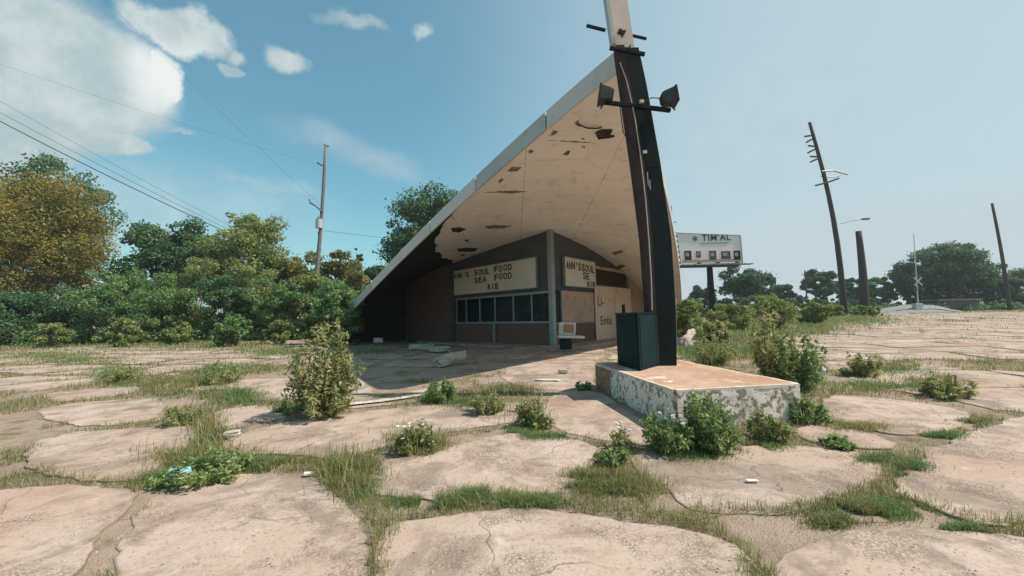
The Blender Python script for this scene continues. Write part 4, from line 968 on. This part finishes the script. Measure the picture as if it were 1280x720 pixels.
# denser patches, also creeping over the slab edges
pat = [(240, 575, 60, 14, .10, 5000), (330, 582, 60, 9, .10, 5000), (262, 540, 24, 26, .10, 3500), (445, 600, 34, 26, .15, 4500), (425, 590, 24, 20, .15, 3000), (600, 622, 50, 10, .09, 3500), (665, 630, 40, 8, .08, 3000),
       (520, 556, 40, 16, .12, 4000), (775, 608, 55, 20, .09, 6500), (730, 600, 30, 14, .09, 2500), (1090, 638, 65, 14, .08, 7500), (1040, 655, 30, 8, .07, 1800), (1138, 588, 26, 10, .09, 2500), (1100, 575, 40, 6, .06, 1800), (1215, 663, 40, 6, .06, 2000),
       (1180, 545, 36, 8, .07, 2500), (1215, 530, 26, 7, .07, 1500), (1075, 536, 40, 6, .09, 2500), (1160, 482, 40, 14, .14, 3200), (1110, 460, 50, 10, .14, 3200), (1085, 485, 46, 8, .12, 2200), (1000, 520, 40, 8, .12, 2200),
       (645, 545, 40, 8, .09, 2500), (690, 548, 44, 5, .08, 2000), (545, 630, 60, 8, .08, 3500), (370, 505, 60, 6, .1, 2200), (210, 487, 40, 10, .13, 2600), (150, 465, 40, 8, .14, 2200), (250, 470, 40, 8, .15, 2200), (320, 460, 50, 7, .14, 2000), (100, 452, 70, 6, .16, 2200),
       (900, 420, 70, 12, .45, 8000), (980, 410, 80, 10, .5, 9000), (1050, 403, 70, 5, .5, 6000), (930, 440, 60, 12, .3, 5000), (870, 440, 30, 14, .35, 3500), (150, 475, 30, 8, .2, 2500), (270, 468, 26, 12, .25, 3000), (225, 480, 50, 7, .2, 3000), (290, 495, 40, 9, .16, 3000), (100, 430, 120, 5, .3, 4000), (250, 432, 120, 5, .3, 4000), (350, 440, 60, 6, .25, 3000), (60, 445, 60, 6, .2, 2500), (520, 500, 50, 6, .1, 2500), (460, 440, 40, 5, .2, 1500), (860, 570, 60, 10, .08, 3000), (940, 560, 50, 6, .07, 2200), (640, 487, 40, 8, .1, 1800), (580, 505, 40, 8, .1, 2000), (200, 600, 30, 10, .08, 2200), (300, 500, 40, 8, .1, 2000)]
AX, AY, AH, AW = [], [], [], []
for (px, py, rx, ry, h_, n_) in pat:
    g = rng.normal(size=(n_, 2))*.5; 
    for (u, v_) in g:
        yy = py+v_*ry
        if yy < 396+ (640-px)*.024+4: continue
        p = G(px+u*rx, yy); AX.append(p.x); AY.append(p.y); AH.append(h_*(.22+.95*random.random()**1.5)*(1-.3*min(1, math.hypot(u, v_)))); AW.append(max(.004, p.y*.0013))
AX, AY, AH, AW = map(np.array, (AX, AY, AH, AW))
k = ~((abs((AX-pC.x)*e2.x+(AY-pC.y)*e2.y) < l2/2) & (abs((AX-pC.x)*e1.x+(AY-pC.y)*e1.y) < l1/2)); k &= (vnoise(AX, AY, 6, 5) > .3)
AX, AY, AH, AW = AX[k], AY[k], AH[k], AW[k]; half = rng.random(len(AX)) < .55; half = vnoise(AX, AY, 1.1, 9) > .45
zz = hg(AX, AY)+.0
tag(blades(AX[half], AY[half], zz[half], AH[half], AW[half], 'grass', M['grass_green']), 'lush green grass patches spilling over the slab edges', 'grass', kind='stuff')
tag(blades(AX[~half], AY[~half], zz[~half], AH[~half], AW[~half], 'grass', M['grass']), 'olive and straw coloured grass patches spilling over the slab edges', 'grass', kind='stuff')
# seed stalks
mb = MB()
ns = 900
SX, SY, SH = [], [], []
for (px, py, rx, ry) in ((430, 600, 40, 26), (440, 590, 30, 20), (520, 556, 44, 14), (250, 540, 30, 24), (650, 520, 50, 16), (600, 500, 30, 8), (240, 575, 60, 12), (900, 425, 50, 10)):
    for _ in range(150):
        p = G(px+random.gauss(0, .5)*rx, py+random.gauss(0, .5)*ry); SX.append(p.x); SY.append(p.y); SH.append(random.uniform(.12, .30))
tag(blades(np.array(SX), np.array(SY), np.zeros(len(SX)), np.array(SH), np.full(len(SX), .006), 'grass', M['grass']), 'tall dry grass stalks standing above the joints', 'grass', kind='stuff')

# ------------------------------------------------------------------ debris
def chunk(name, label, cat, loc, size, rot, mat, seed):
    bm = bmesh.new(); bmesh.ops.create_cube(bm, size=1); bmesh.ops.subdivide_edges(bm, edges=bm.edges[:], cuts=4, use_grid_fill=True)
    from mathutils import noise as nz_
    for v in bm.verts:
        d = v.co.normalized()*.62; v.co = v.co.lerp(d, .35); v.co += v.co*(nz_.noise(v.co*3+Vector((seed, 0, 0)))*.30); v.co = Vector((v.co.x*size[0], v.co.y*size[1], v.co.z*size[2]))
    Rm = Euler(rot).to_matrix(); zmin = min((Rm@v.co).z for v in bm.verts); bm.verts.index_update()
    m_ = MB(); m_.add([Vector(loc)+Rm@v.co-Vector((0, 0, zmin+.01)) for v in bm.verts], [[v.index for v in f.verts] for f in bm.faces]); bm.free()
    return tag(m_.build(name, M[mat], None, origin=loc), label, cat)
def gp(px, py, z=.03): return G(px, py, z)
chunk('concrete_block', 'long pale concrete block lying tilted in the roof shadow', 'concrete block', gp(563, 456), (1.0, .28, .25), (0, -.12, .9), 'rock', 1)
chunk('concrete_block', 'flat pale concrete block near the brick wing wall in the shade', 'concrete block', gp(527, 438), (1.0, .4, .24), (0, 0, -.2), 'rock', 2)
chunk('concrete_block', 'darker concrete lump right of the flat pale block', 'concrete block', gp(549, 440), (.8, .4, .2), (0, 0, -.1), 'rock', 3)
chunk('rubble_piece', 'small white lump at the dark foot of the roof', 'rubble', gp(473, 429), (.45, .3, .28), (0, 0, .2), 'litter_white', 4)
chunk('rubble_piece', 'pale rock behind the pedestal next to the pylon foot', 'rubble', gp(857, 436), (.5, .4, .32), (0, .2, .5), 'rock', 5)
chunk('rubble_piece', 'long pale broken slab leaning behind the pylon foot', 'rubble', gp(862, 428), (1.3, .25, .25), (0, -.25, .9), 'rock', 6)
chunk('rubble_piece', 'small pale stone right of the dense weed behind the pedestal', 'rubble', gp(1022, 468), (.22, .18, .14), (0, 0, 0), 'litter_white', 7)
chunk('litter', 'crumpled light blue plastic on the front left grass', 'litter', gp(224, 598, .05), (.16, .12, .07), (.1, 0, .4), 'litter_blue', 8)
chunk('litter', 'small white scrap on the gritty slab at right', 'litter', gp(940, 600), (.09, .03, .01), (0, 0, -.1), 'litter_white', 9)
chunk('litter', 'small white scrap between the two near left slabs', 'litter', gp(385, 592), (.06, .05, .02), (0, 0, .3), 'litter_white', 10)
chunk('litter', 'flat white strip lying on the sunlit slabs left of the pedestal', 'litter', gp(683, 475), (.5, .09, .02), (0, 0, -.35), 'litter_white', 11)
chunk('rubble_piece', 'grey rubble bit at the left slab edge near the tall pale weed', 'rubble', gp(290, 545, .03), (.16, .1, .06), (0, 0, .3), 'rock', 12)
chunk('rubble_piece', 'pale rubble bit on the slab edge right of the white strip', 'rubble', gp(704, 466), (.2, .12, .08), (0, 0, .1), 'rock', 13)
# loose pebbles and crumbs: uncountable
n = 5200; dd = np.exp(rng.uniform(math.log(1.9), math.log(14), n)); X = rng.uniform(-1.3, 1.4, n)*dd; keep = ~inmask(X, dd) | (rng.random(n) < .30)
X = X[keep]; Yq = dd[keep]; on = inmask(X, Yq); s = rng.uniform(.003, .010, len(X))
base_ = np.array([(1, 0, 0), (-.5, .86, 0), (-.5, -.86, 0), (0, 0, .9)]); a = rng.uniform(0, 6.28, len(X)); v = []
ca_, sa_ = np.cos(a), np.sin(a)
V = np.empty((len(X), 4, 3))
for k in range(4):
    bx, by, bz = base_[k]; V[:, k, 0] = X+(bx*ca_-by*sa_)*s*rng.uniform(.7, 1.3, len(X)); V[:, k, 1] = Yq+(bx*sa_+by*ca_)*s; V[:, k, 2] = np.where(on, .03, .0)+bz*s
k = np.arange(len(X))*4; f = np.concatenate([np.stack([k, k+1, k+3], 1), np.stack([k+1, k+2, k+3], 1), np.stack([k+2, k, k+3], 1)])
tag(meshobj('pebbles', V.reshape(-1, 3), f, M['rock']), 'loose crumbs of broken concrete scattered over the lot', 'pebbles', kind='stuff')
# worn painted stripe
mb = MB(); pts = [(392, 508), (440, 503), (480, 499), (520, 493), (558, 484)]; v = []
for x, y in pts: v += [G(x, y, .045), G(x, y+2.6, .045)]
mb.add(v, [(i*2, i*2+2, i*2+3, i*2+1) for i in range(len(pts)-1)]); tag(mb.build('painted_line', M['white_paint']), kind='structure')

# ------------------------------------------------------------------ billboard
yB = 43.0; bc = D(886, 330, yB)
BB = empty('billboard', (bc.x, yB, hgt(bc.x, yB)), 'roadside billboard with a pale pinkish poster on a single dark steel post', 'billboard')
def bq(px, py, dy=0): p = D(px, py, yB); return Vector((p.x, p.y+dy, p.z))
p00, p10, p11, p01 = bq(851, 330), bq(928, 328.5), bq(925, 294), bq(846, 291)
def slab4(pts, dy0, dy1, name, mat, par):
    v = [p+Vector((0, dy, 0)) for dy in (dy0, dy1) for p in pts]; m_ = MB(); m_.add(v, [(0, 1, 2, 3), (7, 6, 5, 4), (0, 4, 5, 1), (2, 6, 7, 3), (1, 5, 6, 2), (0, 3, 7, 4)]); return m_.build(name, mat, par)
def bl_(u, v): return p00.lerp(p10, u).lerp(p01.lerp(p11, u), v)
def mat_poster():
    m_, t = newmat('faded_poster'); co = t.n('ShaderNodeTexCoord').outputs['Object']; sx_ = t.n('ShaderNodeSeparateXYZ', {0: co})
    n1 = t.noise(co, .6, 5, .6); zr = t.ramp(sx_.outputs[2], 6.4, 9.6)
    c = t.mix(zr, (.78, .62, .58), (.60, .68, .68)); c = t.mix(t.ramp(n1, .5, .7, 0, .6), c, (.78, .74, .74)); return fin(m_, t, c, .6)
pan = slab4([bl_(0, 0), bl_(1, 0), bl_(1, 1), bl_(0, 1)], -.05, .05, 'poster_panel', mat_poster(), BB)
fr = MB()
for (a, b) in (((0, 0), (1, 0)), ((1, 0), (1, 1)), ((1, 1), (0, 1)), ((0, 1), (0, 0))):
    p = bl_(*a); q = bl_(*b); fr.tube(p+Vector((0, -.06, 0)), q+Vector((0, -.06, 0)), .07)
fr.build('frame', M['fascia'], BB)
# the poster's faded title and row of pictures
u_ = (p10-p00).normalized(); nrm = Vector((0, -1, 0))
def m4(u, v): p = bl_(u, v); return Matrix(((u_.x, 0, u_.y, p.x), (u_.y, 0, -u_.x, p.y-.08), (u_.z, 1, 0, p.z), (0, 0, 0, 1)))
textmesh('poster_title', "TIM'AL", .95, 1.0, M['wall_dark'], pan, m4(.38, .76), .02)
textmesh('poster_emblem', "*", 1.3, 1.0, M['wall_dark'], pan, m4(.23, .62), .02)
st_ = MB(); p = bl_(.58, .69); st_.box(p+Vector((0, -.06, 0)), (3.0, .03, .13)); st_.build('poster_subtitle', M['frame'], pan)
for k, (u, v, w, h, mt) in enumerate(((.13, .27, .75, 1.0, 'pylon_brown'), (.30, .30, .5, .7, 'wall_dark'), (.53, .27, .75, 1.0, 'wall_dark'), (.74, .28, 1.0, .85, 'wall_dark'), (.92, .27, .7, 1.0, 'cabinet'))):
    c = bl_(u, v); pc = MB(); pc.box(c+Vector((0, -.06, 0)), (w, .03, h)); po = pc.build('poster_picture', M[mt], pan)
    pc = MB(); pc.box(c+Vector((-w*.1, -.08, h*.1)), (w*.5, .02, h*.4)); pc.build('picture_light_patch', M['frame'], po)
gnd = MB(); gnd.box(bl_(.5, .08)+Vector((0, -.055, 0)), ((p10-p00).length*.94, .02, .35)); gnd.build('poster_ground_strip', M['tan_panel'], pan)
pb_ = MB(); pb_.tube(Vector((bq(890, 330).x, yB+.4, hgt(bc.x, yB)-.2)), bq(889, 331, .4)+Vector((0, 0, 0)), .33, .3, 14); pb_.build('post', M['pylon_black'], BB)
ct = MB(); ct.box((bq(843, 332)+bq(938, 330.5))/2+Vector((0, -.25, -.02)), ((bq(938, 330)-bq(843, 330)).length, .7, .07)); 
for k in range(12): ct.tube(bl_(k/11, -.02)+Vector((0, -.6, 0)), bl_(k/11, -.02)+Vector((0, -.05, -.18)), .025, n=5)
ct.build('catwalk', M['wall_dark'], BB)
bs = MB(); bs.tube(bq(850, 333.5, .2), bq(925, 332, .2), .12); bs.build('support_beam', M['wall_dark'], BB)
lad = MB()
for k in range(6): lad.box(bl_(-.035, .05+k*.17)+Vector((0, .3, 0)), (.55, .5, .22))
lad.tube(bl_(-.05, -.1)+Vector((0, .3, 0)), bl_(-.05, 1)+Vector((0, .3, 0)), .06); lad.build('rear_panel_edge', M['wall_dark'], BB)
for k in range(3):
    ll = MB(); a = bl_(.2+.3*k, -.03); ll.tube(a+Vector((0, -.3, 0)), a+Vector((0, -1.3, -.05)), .03); ll.box(a+Vector((0, -1.35, .0)), (.35, .16, .12)); ll.build('display_lamp', M['lamp_metal'], BB)

# ------------------------------------------------------------------ utility poles
def upole(name, label, pb, pt, d, r0, r1, mat, group='utility poles', bow=.012):
    b = D(*pb, d); zb = hgt(b.x, d); t = D(*pt, d); T = empty(name, (b.x, d, zb), label, 'utility pole', group)
    m_ = MB(); n = 8; b0 = Vector((b.x, d, zb-.3)); m_.path([b0.lerp(t, i/n)+Vector((math.sin(i/n*math.pi)*(t-b0).length*bow, 0, 0)) for i in range(n+1)], r0, r1, 12); m_.build('pole', M[mat], T, smooth=True)
    return T, (lambda px, py, dy=0: D(px, py, d)+Vector((0, dy, 0)))
# left pole with transformer
T, q = upole('utility_pole', 'grey utility pole with crossarms and a transformer above the left shrubs', (386, 420), (407, 182), 37, .22, .13, 'pole_grey')
def member(T, pts, r, name, mat, n=6):
    m_ = MB(); m_.path(pts, r, r, n); return m_.build(name, M[mat], T)
member(T, [q(398, 204, -.2), q(404, 208, -.2)], .09, 'crossarm', 'pole_grey'); member(T, [q(389, 254, -.2), q(396, 258, -.25), q(404, 265, -.3)], .09, 'crossarm', 'pole_grey')
member(T, [q(405, 181), q(411, 183)], .06, 'top_bracket', 'pole_wood')
m_ = MB(); m_.tube(q(400.5, 286, -.3), q(401, 275, -.3), .30, .30, 14); tf = m_.build('transformer', M['galv'], T)
m_ = MB(); m_.tube(q(401, 275, -.3), q(401.2, 273, -.3), .20, .1, 12); m_.tube(q(399.5, 275, -.3), q(399.5, 271.5, -.3), .05); m_.build('bushing', M['wall_dark'], tf)
member(T, [q(398, 290, -.1), q(400, 300, -.1), q(397, 320, -.1)], .03, 'drop_cable', 'wire')
member(T, [q(388, 250, -.2), q(390, 256, -.2)], .06, 'insulator', 'wall_dark'); member(T, [q(403, 261, -.2), q(404, 267, -.2)], .06, 'insulator', 'wall_dark')
# tall leaning pole at right with insulators, crossarms and a lamp arm
T, q = upole('utility_pole', 'tallest leaning utility pole at right with side insulators and crossarms', (1056, 397), (1012, 153), 48, .33, .18, 'pole_wood', bow=.032)
for k, (x0, y0, x1, y1) in enumerate(((1005, 171, 1013, 170), (1007, 178.5, 1014, 174.5), (1009.5, 182.5, 1017, 183.5), (1009, 191.5, 1018, 187), (1012, 196, 1021, 196.5), (1012, 203, 1021, 199))):
    member(T, [q(x0, y0, -.1), q((x0+x1)/2, (y0+y1)/2, -.1), q(x1, y1, -.1)], .10, 'insulator', 'pole_wood')
member(T, [q(1026, 215, -.2), q(1040, 214, -.2), q(1058, 219, -.2)], .09, 'crossarm', 'frame'); member(T, [q(1028, 219, .3), q(1044, 221, .3), q(1054, 218, .3)], .06, 'crossarm', 'frame')
member(T, [q(1017, 233, -.3), q(1032, 229, -.3), q(1046, 224, -.3)], .10, 'crossarm', 'pole_wood')
member(T, [q(1050, 280, -.1), q(1063, 276.5, -.1), q(1078, 274, -.1)], .05, 'lamp_arm', 'galv'); m_ = MB(); m_.box(q(1081, 274, -.1), (.9, .35, .18), bev=.05); m_.build('lamp_head', M['lamp_metal'], T)
upole('stump_pole', 'thick cut off dark pole right of the tallest leaning pole', (1081, 389), (1073, 289), 46, .50, .28, 'pole_wood')
upole('utility_pole', 'thin leaning pole in front of the trees at the right edge', (1262, 385), (1240, 254), 60, .26, .15, 'pole_wood')
T, q = upole('utility_pole', 'thin utility pole standing behind the left end of the billboard', (843, 395), (838.5, 258), 60, .22, .14, 'pole_wood')
member(T, [q(836, 277, -.1), q(845, 278, -.1)], .06, 'crossarm', 'pole_wood'); member(T, [q(838, 290, -.1), q(851, 290.5, -.1)], .08, 'crossarm', 'frame')
upole('utility_pole', 'short distant pole between the broad dark tree and the tallest pole', (1008, 385), (1006, 338), 80, .16, .12, 'pole_wood')
upole('utility_pole', 'short distant pole right of the broad dark tree', (969, 385), (969, 347), 80, .14, .1, 'pole_wood')
upole('utility_pole', 'slim distant pole just left of the billboard post', (883, 390), (884, 338), 80, .12, .08, 'pole_grey')
# railway crossing signal
yC = 62; c0 = D(1148, 388, yC); CS = empty('crossing_signal', (c0.x, yC, hgt(c0.x, yC)), 'white railway crossing signal with crossed boards in front of the huge tree', 'crossing signal')
g_ = lambda px, py, dy=0: D(px, py, yC)+Vector((0, dy, 0))
m_ = MB(); m_.tube(Vector((c0.x, yC, hgt(c0.x, yC)-.1)), g_(1142, 292), .11, .04, 8); m_.build('mast', M['galv'], CS)
xb = MB(); c_ = g_(1146, 352, -.2)
for s_ in (-1, 1): xb.box(c_+Vector((0, -.02*s_, 0)), (1.7, .03, .2), (0, s_*.8, 0))
xb.build('crossbuck', M['galv'], CS)
for s_ in (-1, 1):
    m_ = MB(); m_.tube(g_(1147, 362, -.3)+Vector((s_*.6, 0, 0)), g_(1147, 362, -.1)+Vector((s_*.6, 0, 0)), .3, .3, 12); m_.build('signal_lamp', M['lamp_metal'], CS)
m_ = MB(); m_.box((c0.x-.1, yC, hgt(c0.x, yC)+.7), (1.1, .7, 1.5), bev=.04); m_.build('relay_box', M['galv'], CS)
# low dark shed under the huge tree, gravel mound
SD = empty('shed', (D(1185, 385, 68).x, 68, .45), 'low dark flat roofed shelter under the huge rounded tree', 'shed')
w_ = 50/F*68; x_ = D(1185, 385, 68).x
m_ = MB(); m_.box((x_, 68, 1.35), (w_, 3, 1.9)); m_.build('wall', M['wall_dark'], SD); m_ = MB(); m_.box((x_, 67.8, 2.4), (w_*1.08, 3.8, .2)); m_.build('roof', M['roofing'], SD)
mnd = []; mf = []; cx_ = D(1140, 388, 64).x
for i in range(9):
    for j in range(25):
        r_ = i/8; a = j/24*2*math.pi; mnd.append((cx_+math.cos(a)*r_*7.5, 64+math.sin(a)*r_*4, .42+1.1*(1-r_*r_)*(1+.25*math.sin(a*3+i))))
for i in range(8):
    for j in range(24): mf.append((i*25+j, i*25+j+1, (i+1)*25+j+1, (i+1)*25+j))
tag(meshobj('gravel_mound', mnd, mf, M['gravel'], smooth=True), kind='structure')

# overhead wires
def wire(label, a, b, sag, r=.022, mat='wire'):
    m_ = MB(); m_.path([a.lerp(b, i/20)+Vector((0, 0, -sag*4*(i/20)*(1-i/20))) for i in range(21)], r, r, 5); tag(m_.build('power_line', M[mat], None, origin=(a+b)/2), label, 'wire', 'overhead wires')
pe = D(305, 300, 50)
wire('thick lowest overhead cable sloping into the left wood', D(-60, 120, 41), pe, .35, .05)
wire('second overhead cable just above the thickest one', D(-60, 108, 41), pe+Vector((0, 0, .4)), .3, .022)
wire('third overhead wire sloping into the left wood', D(-60, 92, 41), pe+Vector((0, 0, .9)), .3, .016)
wire('thin wire from the transformer pole to behind the roof', D(401, 288, 37), D(700, 306, 60), .6, .016)
wire('thin high wire crossing the big cloud at upper left', D(60, -70, 30), D(400, 256, 37), .2, .008)
wire('thin wire crossing the lower part of the big cloud', D(-60, 60, 28), D(398, 206, 37), .2, .006)

# ------------------------------------------------------------------ air
m_, t = newmat('thin_haze'); vol = t.n('ShaderNodeVolumePrincipled', {'Color': (.86, .93, 1, 1), 'Density': 0.0005, 'Anisotropy': .2}); t.n('ShaderNodeOutputMaterial', {'Volume': vol.outputs[0]})
mb = MB(); mb.box((0, 0, 17.5), (5400, 5400, 37.5)); tag(mb.build('haze', m_), 'thin pale summer haze over the lot', 'haze', kind='stuff')
